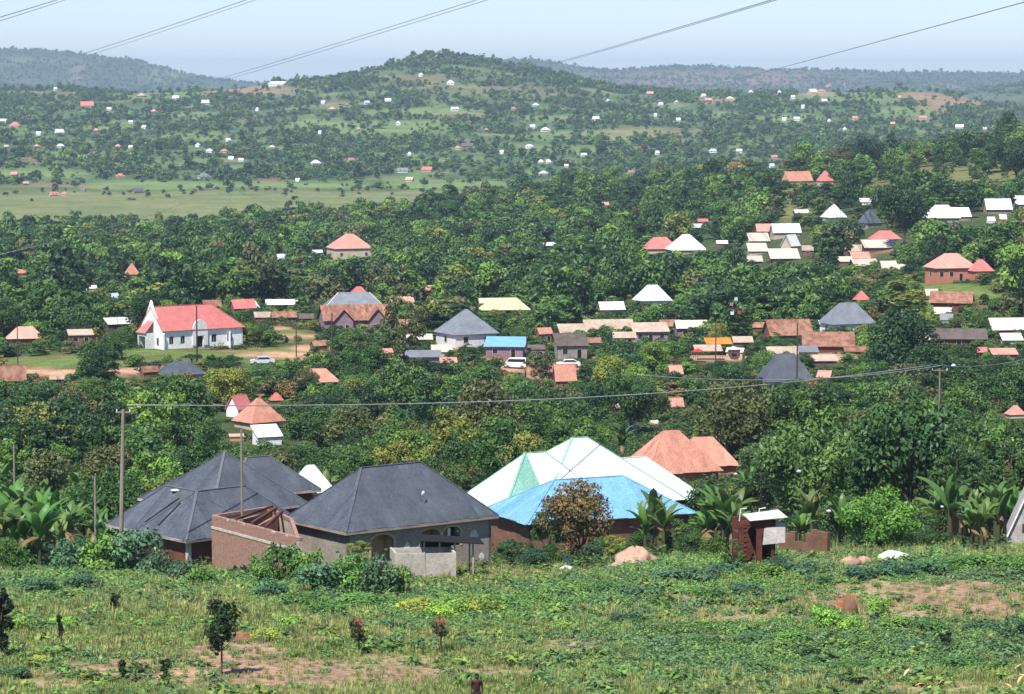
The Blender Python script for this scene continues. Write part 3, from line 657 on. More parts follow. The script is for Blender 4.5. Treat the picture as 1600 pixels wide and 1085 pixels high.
# ---- white and green roofed house, and the blue roofed one before it
def green_white():
    Y = 212 * K; c = P(905, 775, Y); base = gz(c.x, c.y) - .5; yaw = math.radians(28)
    z = c.z; H = z - base
    h = empty('white_green_house', (c.x, c.y, base), yaw); tag(h, 'large house under stained white iron roof with green sheets and green hip lines', 'house')
    W_, G_ = M['white_stained'], M['green_sheet']
    def loc(px, py, Yq):
        return Matrix.Rotation(-yaw, 4, 'Z') @ (P(px, py, Yq) - Vector((c.x, c.y, base)))
    make_roof(h, 14.5, 13.0, 5.2, H, W_, 'hip', sheets=.9, cap=G_, rnd=random.Random(7), mats=lambda rr, i, k, o: G_ if (o.x > 0 and False) else W_)
    q = loc(836, 768, Y * .985)
    make_roof(h, 10.6, 8.6, 4.25, H + .1, W_, 'hip', sheets=.9, cap=G_, cx=q.x, cy_=q.y, rnd=random.Random(8), mats=lambda rr, i, k, o: G_ if i in (1, 2, 3, 4) and k > 10 and o.y < 0 else W_)
    q2 = loc(985, 772, Y * 1.0)
    make_roof(h, 11.0, 8.0, 3.5, H - .1, W_, 'hip', sheets=.9, cap=W_, cx=q2.x, cy_=q2.y, rnd=random.Random(9))
    b = MB(); b.box(-6.6, 6.6, -5.9, 5.9, 0, H - .01); b.obj('wall', M['mud_wall'], h)
    b = MB(); b.box(q.x - 4.2, q.x + 4.2, q.y - 3, q.y + 3, 0, H); b.obj('wall', M['mud_wall'], h)
    b = MB(); b.box(q2.x - 5, q2.x + 5, q2.y - 3.5, q2.y + 3.5, 0, H - .12); b.obj('wall', M['mud_wall'], h)
    keep(722, 680, 1062, 800, Y, .03); LM.append(('the white-and-green roof', 880, 715))
green_white()
def blue_house():
    Yn = 188 * K; yaw = math.radians(24); L, W = 15.2, 9.0
    c, ez = corner_frame(822, 821, Yn, yaw, L, W); base = gz(c.x, c.y) - .4; H = ez - base
    h = empty('blue_roofed_house', (c.x, c.y, base), yaw); tag(h, 'house under bright sky-blue iron roof behind the rusty-leaved tree', 'house')
    make_roof(h, L, W, 2.75, H, M['blue_roof'], 'hip', sheets=.88, cap=M['blue_roof'], rnd=random.Random(3))
    l, w_ = L - 1.1, W - 1.1; b = MB()
    wall_run(b, -l / 2, -w_ / 2, l / 2, -w_ / 2, H, .2, [(2.2, 3.4, H - 1.8, H - .7, 0), (6, 7, H - 2.6, H - .6, 0), (10, 11.2, H - 1.8, H - .7, 0)]); wall_run(b, l / 2, -w_ / 2, l / 2, w_ / 2, H, .2, [])
    wall_run(b, l / 2, w_ / 2, -l / 2, w_ / 2, H, .2, []); wall_run(b, -l / 2, w_ / 2, -l / 2, -w_ / 2, H, .2, [])
    b.obj('wall', M['mud_wall'], h)
    for u in (2.2, 10): window(h, (-l / 2 + u, -w_ / 2, H - 1.8), (1, 0, 0), 1.2, 1.1, M['timber'])
    MB().box(-l / 2 + 6, -l / 2 + 7, -w_ / 2 + .08, -w_ / 2 + .12, max(0, H - 2.6), H - .6).obj('door', M['timber'], h)
    keep(768, 745, 1080, 812, Yn, .0); LM.append(('the sky-blue roof', 930, 780))
blue_house()

# ---- general house, sized from the photograph
def house(px, py, wpx, rise, wall, rm, wm, kind='hip', yaw=20, asp=.7, label=None, cat='house', name='house', group=None, wins=2, allow=.16, sheets=None, lm=None, Y=None, over=.45, roofmat2=None, far=False, capm=None):
    p = hit(px, py) if Y is None else gp(px, Y)
    if p is None: print('no ground', px, py); return None
    s = scl(p.y); ya = math.radians(yaw)
    ext = wpx * s; L = ext / (abs(math.cos(ya)) + asp * abs(math.sin(ya))); W = L * asp
    p = p + Vector((0, W * .42, 0)); p.z = gz(p.x, p.y) ; r = rise * s; Hh = wall * s
    dz = .6 + .12 * W
    if Y is not None: Hh = max(P(px, py - wall, p.y).z - p.z, 1.2)
    h = empty(name, (p.x, p.y, p.z - dz), ya); H = Hh + dz
    tag(h, label, cat, group)
    o = min(over, L * .06); l, w_ = L - 2 * o, W - 2 * o; b = MB(); b.box(-l / 2, l / 2, -w_ / 2, w_ / 2, 0, H - .012)
    if kind in ('gable', 'halfhip'):
        for sx in ((-1, 1) if kind == 'gable' else (-1,)):
            rr_ = r * w_ / W
            b.slab([(sx * (l / 2), -w_ / 2, H - .01), (sx * (l / 2), w_ / 2, H - .01), (sx * (l / 2), 0, H + rr_ - .1)], (-sx, 0, 0), .15)
    if kind == 'lean':
        for sx in (-1, 1): b.slab([(sx * l / 2, -w_ / 2, H - .01), (sx * l / 2, w_ / 2, H - .01), (sx * l / 2, w_ / 2, H + r * .92 - .1)], (-sx, 0, 0), .15)
        b.slab([(-l / 2, w_ / 2, H - .01), (l / 2, w_ / 2, H - .01), (l / 2, w_ / 2, H + r * .92 - .1), (-l / 2, w_ / 2, H + r * .92 - .1)], (0, -1, 0), .15)
    b.obj('wall', wm, h)
    make_roof(h, L, W, r, H, rm, kind, sheets=sheets, cap=capm)
    if wins and Hh > 1.4:
        hh = min(1.3, Hh * .45); n = wins
        for i in range(n):
            u = l * (i + .5) / n - .55
            if i == n // 2 and n > 1: proud_window(h, l, w_, 'F', u, dz + .02, .95, min(2.05, Hh * .8), M['fascia_white'], True)
            else: proud_window(h, l, w_, 'F', u, dz + Hh * .38, 1.1, hh, M['fascia_white'])
        if w_ > 4 and not far: proud_window(h, l, w_, 'L', w_ / 2 - .5, dz + Hh * .38, 1.1, hh, M['fascia_white'])
    y0 = py - wall - rise
    if lm is None and allow == .16: allow = .42
    keep(px - wpx / 2 - 1, y0, px + wpx / 2 + 1, py - wall * (.3 if wall > 17 else .95), p.y + .2 * W, allow); PLOTS.append((p.x, p.y, .5 * math.hypot(L, W)))
    if lm: LM.append((lm, px, py - wall))
    return h, L, W, H, r, dz
def Hs(*a, **k): return house(*a, **k)
G, GL, Wt, O, S, R_, RU, T, C, B, YL, PB = [M[k] for k in ('grey_roof', 'grey_roof_light', 'white_roof', 'orange_roof', 'salmon_roof', 'red_roof', 'rust_roof', 'tan_roof', 'cream_roof', 'brown_roof', 'yellow_roof', 'pale_blue_roof')]
ww, cw, sw, mw, uw, bw, pw = [M[k] for k in ('white_wall', 'cream_wall', 'salmon_wall', 'mauve_wall', 'mud_wall', 'brown_wall', 'plaster')]
# behind the front row
Hs(484, 782, 84, 42, 14, Wt, ww, 'hip', 30, .8, 'small house under plain white iron roof between the two charcoal roofs', Y=222 * K, lm='the small white roof', wins=0, sheets=.9, allow=.0)
Hs(1050, 752, 166, 62, 16, O, sw, 'hip', 24, .8, 'house under broad pointed orange roof with bushes against its front', lm='the pointed orange roof', sheets=.9, allow=.06)
Hs(1100, 742, 116, 42, 16, O, sw, 'hip', 8, .7, 'lower orange roofed wing beside the pointed orange roof', wins=0, sheets=.9, allow=.12, lm='the lower orange roof')
Hs(402, 672, 88, 36, 12, O, cw, 'hip', 40, .9, 'salmon-orange roofed house half hidden behind trees above the charcoal hips', lm='the half-hidden orange roof', sheets=None, allow=.2)
Hs(372, 652, 44, 22, 12, R_, ww, 'gable', 55, .8, 'small red gabled roof with white gable wall at the left of the half-hidden orange house', allow=.2, wins=1)
Hs(416, 696, 54, 16, 14, Wt, ww, 'lean', 24, .8, 'white sheeted annexe just below the half-hidden orange roof', allow=.35, wins=0)
Hs(369, 690, 26, 3, 8, T, M['orange_roof'], 'lean', 10, .6, 'tiny orange and white kiosk left of the white sheeted annexe', 'kiosk', 'kiosk', allow=.1, wins=1)
Hs(431, 632, 26, 12, 6, R_, uw, 'hip', 20, .8, 'small dull red hut roof right behind the half-hidden orange roof', 'hut', 'hut', allow=.1, wins=0)
# the row along the dirt road
Hs(280, 594, 88, 20, 8, G, pw, 'hip', 25, .7, 'charcoal roofed house below the white church lawn', lm='the charcoal roof below the church', allow=.08)
Hs(37, 537, 66, 18, 8, S, uw, 'hip', 12, .6, 'low house under pinkish red roof at the left edge of the photo', lm='the pinkish roof at the left edge', wins=3)
Hs(124, 541, 46, 7, 18, T, uw, 'lean', 15, .7, 'open-fronted shed with tan sheet roof left of the long dark shed', 'shed', 'shed', allow=.15)
Hs(186, 526, 52, 9, 20, Wt, M['brown_roof'], 'lean', 28, .5, 'long dark shed with a white roof edge left of the church', 'shed', 'shed', wins=0)
Hs(18, 606, 48, 24, 10, RU, uw, 'gable', 12, .7, 'rusty red gabled roof by the road at the lower left edge', lm='the rusty roof at the left edge', wins=1)
Hs(88, 603, 26, 6, 10, T, uw, 'lean', 8, .7, 'small tan hut between trees just below the dirt road at left', 'hut', 'hut', wins=0)
Hs(205, 433, 28, 18, 4, O, cw, 'hip', 25, 1.0, 'sharp pointed orange roof rising from the trees above the church', lm='the sharp orange roof', wins=0)
Hs(37, 433, 24, 6, 6, R_, uw, 'gable', 10, .6, 'tiny dull red roof among the trees at the far left', 'hut', 'hut', wins=0)
Hs(142, 455, 20, 5, 4, Wt, ww, 'gable', 20, .7, 'tiny white roof among the trees left above the church', 'hut', 'hut', wins=0)
Hs(178, 470, 18, 8, 4, PB, ww, 'gable', 50, .7, 'tiny pale blue roof beneath the sharp orange roof', 'hut', 'hut', wins=0)
Hs(378, 492, 46, 14, 10, R_, uw, 'gable', 30, .6, 'reddish gabled house with a bare white roof sheet right behind the church', wins=1)
Hs(395, 487, 22, 10, 6, Wt, ww, 'lean', 35, .8, 'short white sheet roof beside the reddish gabled house behind the church', 'shed', 'shed', wins=0)
Hs(440, 484, 54, 7, 8, Wt, uw, 'lean', 8, .4, 'long low building under a narrow white roof right of the church', 'shed', 'shed', wins=2, lm='the narrow white roof')
Hs(443, 506, 44, 9, 10, RU, uw, 'gable', 12, .5, 'rusty roofed mud building below the narrow white roof', wins=2)
Hs(545, 407, 78, 22, 19, S, cw, 'hip', 20, .8, 'two-tone cream villa with broad salmon hipped roof alone among dark trees', lm='the salmon hipped villa', wins=3, allow=.05)
Hs(494, 405, 22, 4, 10, Wt, M['cream_wall'], 'lean', 10, .6, 'small white and orange outbuilding left of the salmon hipped villa', 'outbuilding', 'outbuilding', wins=1)
Hs(560, 474, 42, 16, 10, R_, cw, 'hip', 15, .8, 'bright red roof rising behind the light grey hips', lm='the bright red roof', wins=0, allow=.05)
Hs(552, 502, 104, 24, 20, GL, ww, 'hip', 8, .5, 'light grey hip-roofed house right behind the mauve gabled one', lm='the light grey hips', wins=2, allow=.02, capm=M['white_roof'])
Hs(670, 462, 36, 8, 8, O, uw, 'gable', 20, .7, 'broken orange-red roof right of the tall olive tree', wins=0)
Hs(628, 487, 46, 12, 10, S, uw, 'lean', 15, .7, 'pink sheeted shed roof between the light grey hips and the tall olive tree', 'shed', 'shed', wins=0)
Hs(728, 543, 106, 37, 22, GL, ww, 'hip', 28, .95, 'white house under a pointed mid-grey pyramid roof in the middle of the village', lm='the grey pyramid roof', wins=2, allow=.05)
Hs(790, 561, 70, 12, 20, B and M['blue_roof'], mw, 'lean', -6, .7, 'mauve shop under a flat bright blue sheet roof', 'shop', 'shop', lm='the blue shop roof', wins=2, allow=.05)
Hs(892, 562, 58, 17, 22, B, pw, 'lean', 8, .8, 'open shed under a drab grey-brown sheet roof by the road', 'shed', 'shed', lm='the drab brown shed', wins=2, allow=.05)
Hs(900, 528, 60, 12, 8, T, uw, 'lean', 8, .6, 'tan sheet roof touching the long pinkish tan roof in mid village', 'shed', 'shed', wins=0)
Hs(950, 526, 86, 14, 12, T, uw, 'gable', 10, .5, 'long pinkish tan roof left of the mauve shop row', lm='the long tan roof', wins=3)
Hs(1016, 538, 62, 12, 20, T, mw, 'lean', 6, .6, 'mauve fronted shop row with pale signboard under a tan roof', 'shop', 'shop', wins=3, lm='the mauve shop row')
Hs(1080, 533, 56, 12, 20, C, mw, 'gable', 8, .6, 'dark mauve shop with cream roof left of the orange awning', 'shop', 'shop', wins=2)
Hs(788, 494, 84, 18, 10, YL, uw, 'hip', 10, .5, 'low house under pale yellow-green roof behind the grey pyramid roof', lm='the yellow-green roof', wins=2, allow=.03)
Hs(955, 492, 46, 12, 8, Wt, cw, 'gable', 12, .7, 'small pinkish white roof below the dark forest edge in mid photo', wins=0, allow=.03)
Hs(1020, 478, 64, 24, 8, PB, ww, 'hip', 15, .7, 'pale blue-white pyramid roof among trees above the mauve shop row', lm='the pale blue-white roof', wins=0, allow=.02)
Hs(842, 604, 46, 22, 8, RU, uw, 'gable', 8, .7, 'rusty roofed shed at left of the twin rusty roofs below the drab shed', 'shed', 'shed', wins=0)
Hs(882, 606, 40, 26, 10, O, uw, 'gable', 12, .8, 'brick red roof at right of the twin rusty roofs below the drab shed', wins=0, lm='the brick red roof')
Hs(494, 604, 78, 20, 6, O, uw, 'hip', 12, .6, 'broad terracotta roof just below the round mango tree', lm='the broad terracotta roof', wins=0)
Hs(1055, 591, 28, 14, 6, S, uw, 'gable', 20, .8, 'small pinkish orange roof between trees below the orange awning', 'hut', 'hut', wins=0)
Hs(1056, 640, 28, 14, 4, S, uw, 'gable', 15, .8, 'small pink roof low behind the dark tree left of the overhead wire', 'hut', 'hut', wins=0)
Hs(975, 650, 34, 6, 12, T, uw, 'lean', 5, .6, 'low tan wall and roof fragment above the white-and-green roof', 'hut', 'hut', wins=1)
Hs(985, 676, 24, 8, 6, C, cw, 'gable', 20, .7, 'pale yellowish hut just above the pointed orange roof', 'hut', 'hut', wins=0)
Hs(1022, 668, 18, 6, 5, C, cw, 'gable', 30, .7, 'tiny cream hut left of the tip of the pointed orange roof', 'hut', 'hut', wins=0)
# right half
Hs(1232, 532, 82, 24, 8, RU, uw, 'gable', 14, .6, 'rust-orange gabled roof left of the long rusty roof', lm='the rust-orange roof', wins=2)
Hs(1296, 551, 86, 20, 10, RU, bw, 'lean', -4, .5, 'long rusty brown sheet roof below the light grey hip at right', lm='the long rusty roof', wins=2)
Hs(1222, 566, 56, 16, 8, T, uw, 'gable', 12, .6, 'pinkish tan roof directly under the rust-orange roof', wins=0)
Hs(1326, 522, 92, 32, 16, GL, ww, 'hip', 20, .65, 'white walled house under light grey hipped roof right of centre', lm='the light grey hip at right', wins=2, allow=.02)
Hs(1228, 608, 96, 42, 12, G, pw, 'hip', 20, .6, 'large charcoal hip roof half behind the brown-tinged tree at right', lm='the large charcoal hip at right', allow=.12, wins=0)
Hs(1288, 596, 26, 10, 6, S, uw, 'lean', -20, .6, 'narrow pink roof strip right of the large charcoal hip', 'shed', 'shed', wins=0)
Hs(1490, 488, 78, 17, 14, RU, bw, 'gable', -14, .7, 'brown brick house with rusty roof and dark red gable end', lm='the dark red gable', wins=1, allow=.06)
Hs(1470, 497, 40, 10, 6, C, uw, 'gable', -12, .6, 'pale cream roof directly under the dark red gabled house', 'shed', 'shed', wins=0)
Hs(1456, 466, 24, 10, 4, C, uw, 'gable', 10, .7, 'small cream roof at the left end of the dark red gabled house', 'hut', 'hut', wins=0)
Hs(1578, 522, 70, 18, 6, C, uw, 'gable', 8, .6, 'cream roofed building at the right edge in the middle of the photo', lm='the cream roof at the right edge', wins=0)
Hs(1500, 542, 92, 14, 12, B, bw, 'lean', -4, .4, 'long dark brown shed left of the cream roof at the right edge', 'shed', 'shed', lm='the long dark shed at right', wins=3)
Hs(1582, 540, 36, 10, 8, Wt, cw, 'lean', 5, .6, 'white sheet roof directly below the cream roof at the right edge', 'shed', 'shed', wins=0)
Hs(1533, 556, 22, 8, 5, R_, uw, 'gable', 10, .7, 'small bright red roof just below the long dark brown shed', 'hut', 'hut', wins=0)
Hs(1588, 654, 34, 14, 6, S, cw, 'hip', 15, .8, 'orange roof corner cut by the right edge above the banana plants', wins=0)
hh = Hs(1488, 441, 84, 22, 22, S, sw, 'hip', 16, .7, 'salmon walled house with pink hipped roof and dark doorways on the lawn at right', lm='the salmon house at right', wins=4, allow=.04)
Hs(1534, 436, 42, 18, 12, R_, sw, 'hip', 16, .8, 'lower red roofed wing at the right side of the salmon house', wins=1, allow=.04)
Hs(1347, 474, 28, 14, 5, R_, uw, 'hip', 20, .9, 'small bright red hipped roof above the light grey hip at right', wins=0, lm='the small red hip')
Hs(1032, 395, 58, 18, 6, R_, cw, 'hip', 12, .6, 'long red roof at the left of the white dome-like roof', wins=0, lm='the long red roof', allow=.05)
Hs(1073, 397, 66, 24, 6, Wt, cw, 'hip', 12, .8, 'large blank white hip roof right beside the long red one', lm='the blank white hip', wins=0, allow=.05)
Hs(1090, 362, 30, 6, 6, PB, uw, 'gable', 8, .6, 'small pale roof behind the blank white hip', 'hut', 'hut', wins=0)
Hs(1098, 352, 18, 5, 5, R_, uw, 'gable', 8, .6, 'tiny brick red roof highest behind the blank white hip', 'hut', 'hut', wins=0)
Hs(1128, 385, 20, 5, 4, Wt, uw, 'gable', 8, .6, 'tiny white roof peeping from the trees right of the blank white hip', 'hut', 'hut', wins=0)
Hs(1228, 372, 50, 14, 8, Wt, cw, 'gable', 10, .6, 'white gabled roof topmost in the cluster of pale roofs', wins=1, lm='the pale roof cluster', allow=.05)
Hs(1236, 391, 34, 18, 6, Wt, cw, 'gable', 50, .8, 'white gabled roof turned sideways in the cluster of pale roofs', wins=0, allow=.05)
Hs(1195, 366, 32, 12, 4, S, uw, 'gable', 10, .6, 'small salmon roof at the top left of the pale roof cluster', wins=0, allow=.05)
Hs(1186, 382, 36, 12, 5, C, cw, 'lean', 6, .7, 'cream sheet roof at left in the pale roof cluster', wins=0, allow=.05)
Hs(1184, 398, 34, 12, 5, C, cw, 'lean', 6, .7, 'lower cream sheet roof at left in the pale roof cluster', wins=0, allow=.05)
Hs(1226, 409, 50, 14, 5, C, uw, 'lean', 4, .7, 'wide pinkish cream roof lowest in the pale roof cluster', wins=0, allow=.05)
Hs(1178, 413, 30, 9, 4, C, uw, 'gable', 10, .7, 'small cream hut roof at the bottom left of the pale roof cluster', 'hut', 'hut', wins=0)
Hs(1252, 340, 26, 5, 7, Wt, uw, 'gable', 12, .6, 'tiny white hut above the pale roof cluster', 'hut', 'hut', wins=0)
Hs(1304, 343, 42, 20, 3, Wt, ww, 'hip', 25, .9, 'bright white hipped roof left of the dark grey gable on the slope', wins=0, lm='the bright white hip on the slope', allow=.05)
Hs(1353, 320, 22, 6, 4, Wt, ww, 'gable', 8, .6, 'tiny white roof between trees above the dark grey pyramid', 'hut', 'hut', wins=0)
Hs(1360, 357, 40, 23, 8, G, pw, 'hip', 30, 1.0, 'dark grey pyramid roof at the left foot of the tall dark tree on the slope', wins=0, lm='the dark grey pyramid', allow=.1)
Hs(1473, 349, 58, 20, 8, Wt, pw, 'hip', 8, .6, 'long white hipped roof at left of the white roofs on the right slope', wins=0, lm='the long white hip on the slope', allow=.04)
Hs(1502, 345, 34, 14, 6, Wt, pw, 'lean', 8, .6, 'white sheet wing touching the long white hip on the right slope', wins=0, allow=.04)
Hs(1560, 334, 46, 17, 6, Wt, pw, 'gable', 8, .6, 'white gabled roof in the upper right on the slope', wins=0, lm='the white gable on the slope', allow=.04)
Hs(1596, 326, 26, 14, 6, Wt, pw, 'gable', 8, .6, 'white roof cut by the right edge up on the slope', wins=0)
Hs(1549, 349, 14, 7, 3, Wt, ww, 'gable', 8, .8, 'tiny left one of two white huts beneath the upper right gable', 'hut', 'hut', wins=0)
Hs(1567, 348, 14, 8, 5, Wt, sw, 'gable', 8, .8, 'tiny right one of two white huts beneath the upper right gable, pink walled', 'hut', 'hut', wins=0)
Hs(1384, 379, 52, 13, 5, R_, uw, 'hip', 10, .6, 'red roof at the top of the small cluster below the dark grey pyramid', wins=0, lm='the red roof of the right cluster')
Hs(1375, 393, 56, 11, 6, C, uw, 'lean', 6, .6, 'cream sheet roof just below the red roof of the right cluster', wins=0)
Hs(1341, 397, 40, 10, 4, T, uw, 'gable', 8, .7, 'pinkish tan roof at the left in the right cluster', wins=0)
Hs(1344, 408, 34, 10, 4, S, uw, 'gable', 8, .7, 'pink roof below the tan one in the right cluster', wins=0)
Hs(1350, 419, 50, 10, 4, C, uw, 'gable', 20, .6, 'pale cream roof lowest left in the right cluster', wins=0)
Hs(1396, 425, 44, 13, 4, C, uw, 'gable', 8, .6, 'beige roof at the lower right end of the right cluster', wins=0)
Hs(1246, 288, 52, 15, 5, O, cw, 'gable', 22, .6, 'orange-red roof high on the ridge left of its red neighbour', wins=0, lm='the orange roof on the ridge')
Hs(1290, 290, 28, 16, 7, R_, cw, 'hip', 20, .9, 'pink-red roof high on the ridge left of the tall dark conifer', wins=0)
Hs(440, 408, 20, 8, 3, PB, uw, 'gable', 20, .7, 'dim grey-blue roof deep in the trees left of the salmon villa', 'hut', 'hut', wins=0)
Hs(860, 388, 28, 5, 4, PB, uw, 'gable', 10, .5, 'tiny pale green roof among the dense trees above centre', 'hut', 'hut', wins=0)
Hs(945, 325, 14, 5, 4, S, uw, 'gable', 10, .6, 'tiny pink roof among the forest above and right of centre', 'hut', 'hut', wins=0)


for i, (px, py, wp, rs, wl, rm, wm, kd, yw, lb, ct) in enumerate((
    (330, 487, 34, 10, 8, RU, uw, 'gable', 18, 'small rust-brown roof showing just above the church roof ridge', 'hut'), (410, 505, 30, 8, 9, T, uw, 'lean', 12, 'little tan sheet roof on the earth yard right of the church', 'shed'),
    (478, 506, 26, 8, 8, B, uw, 'gable', 8, 'small brown roofed hut left of the mauve gabled house', 'hut'), (640, 520, 40, 9, 12, RU, mw, 'gable', 12, 'rusty roofed mauve hut between the mauve gabled house and grey pyramid roof', 'hut'),
    (655, 540, 44, 7, 10, C, uw, 'lean', 5, 'pale sheet roofed shed beside the village mango tree', 'shed'), (660, 566, 60, 8, 8, GL, pw, 'lean', 3, 'pale grey flat sheet roof below the grey pyramid roof', 'shed'),
    (700, 575, 30, 8, 8, S, uw, 'gable', 8, 'small pinkish roof under the pale grey flat sheet', 'hut'), (758, 480, 24, 8, 6, C, cw, 'gable', 12, 'small cream roof left of the yellow-green roof', 'hut'),
    (850, 536, 30, 10, 14, O, uw, 'gable', 30, 'orange-brown brick hut between the blue shop roof and the drab shed', 'hut'), (838, 560, 30, 6, 14, B, pw, 'lean', 5, 'narrow dark kiosk between the blue shop and the drab shed', 'kiosk'),
    (1048, 524, 40, 10, 14, RU, mw, 'gable', 10, 'rusty gabled roof between the mauve shop row and the dark mauve shop', 'shop'), (1160, 545, 36, 9, 10, T, uw, 'gable', 10, 'tan roofed hut between the orange awning and the rust-orange roof', 'hut'),
    (1190, 520, 30, 8, 8, RU, uw, 'gable', -10, 'small rusty roof at the upper left of the rust-orange roof', 'hut'), (1262, 560, 36, 8, 10, GL, pw, 'lean', 3, 'small pale grey roof between the rusty roofs and the charcoal hip at right', 'shed'),
    (1290, 572, 40, 8, 8, T, uw, 'lean', 5, 'tan sheet roof strip below the long rusty roof', 'shed'), (1300, 515, 40, 7, 6, Wt, ww, 'lean', 4, 'narrow white sheet just under the light grey hip at right', 'shed'),
    (1410, 520, 34, 8, 8, RU, uw, 'gable', 12, 'rusty hut in the trees left of the long dark shed at right', 'hut'), (1440, 540, 40, 8, 9, T, uw, 'lean', 6, 'tan shed at the left end of the long dark shed at right', 'shed'),
    (1570, 562, 44, 8, 8, S, uw, 'lean', 4, 'pinkish sheet roof under the white sheet at the right edge', 'shed'), (1320, 415, 26, 8, 6, C, uw, 'gable', 8, 'small cream hut left of the right cluster of roofs', 'hut'),
    (975, 540, 40, 9, 12, T, cw, 'gable', 6, 'tan roofed shop right of the drab brown shed', 'shop'), (600, 560, 30, 7, 8, O, uw, 'gable', 20, 'small orange roof right under the village mango tree', 'hut'))):
    Hs(px, py, wp, rs, wl, rm, wm, kd, yw, .6, lb, ct, ct, wins=2 if wl > 9 else 1, allow=.15)
# ---- the mauve house with the cross gable
def mauve():
    p = hit(553, 520); s = scl(p.y); yaw = math.radians(14); L = 112 * s; W = 8.5; H0 = 20 * s; p.y += W * .45; p.z = gz(p.x, p.y); dz = 1.2; H = H0 + dz; r = 23 * s
    h = empty('mauve_house', (p.x, p.y, p.z - dz), yaw); tag(h, 'mauve walled house with rust-streaked gabled roof and a front cross gable', 'house')
    l, w_ = L - .9, W - .9; b = MB(); b.box(-l / 2, l / 2, -w_ / 2, w_ / 2, 0, H - .01)
    for sx in (-1, 1): b.slab([(sx * l / 2, -w_ / 2, H - .01), (sx * l / 2, w_ / 2, H - .01), (sx * l / 2, 0, H + r - .25)], (-sx, 0, 0), .15)
    b.obj('wall', mw, h); make_roof(h, L, W, r, H, RU, 'gable', sheets=.95, rnd=random.Random(5))
    for cx, ww_ in ((-L * .22, 4.6), (L * .26, 4.4)):
        b = MB(); b.box(cx - ww_ / 2 + .3, cx + ww_ / 2 - .3, -w_ / 2 - 1.6, -w_ / 2 - .01, 0, H - .02)
        b.slab([(cx - ww_ / 2 + .3, -w_ / 2 - 1.6, H - .02), (cx + ww_ / 2 - .3, -w_ / 2 - 1.6, H - .02), (cx, -w_ / 2 - 1.6, H + r * .72)], (0, 1, 0), .15)
        b.obj('gable_wall', mw, h)
        make_roof(h, 5.4, ww_, r * .8, H + .03, RU, 'gable', sheets=.95, cx=cx, cy_=-w_ / 2 + .75, yaw=math.pi / 2, name='gable_roof', rnd=random.Random(6))
        for u in (-1.2, .25):
            q = MB(); q.box(cx + u, cx + u + .9, -w_ / 2 - 1.66, -w_ / 2 - 1.602, H - 2.2, H - .7); f = q.obj('window', M['fascia_white'], h)
            MB().box(cx + u + .1, cx + u + .8, -w_ / 2 - 1.69, -w_ / 2 - 1.662, H - 2.1, H - .8).obj('pane', M['glass'], f)
    keep(493, 476, 617, 512, p.y - 3, .03); PLOTS.append((p.x, p.y, 7.5)); LM.append(('the mauve gabled house', 555, 505))
mauve()

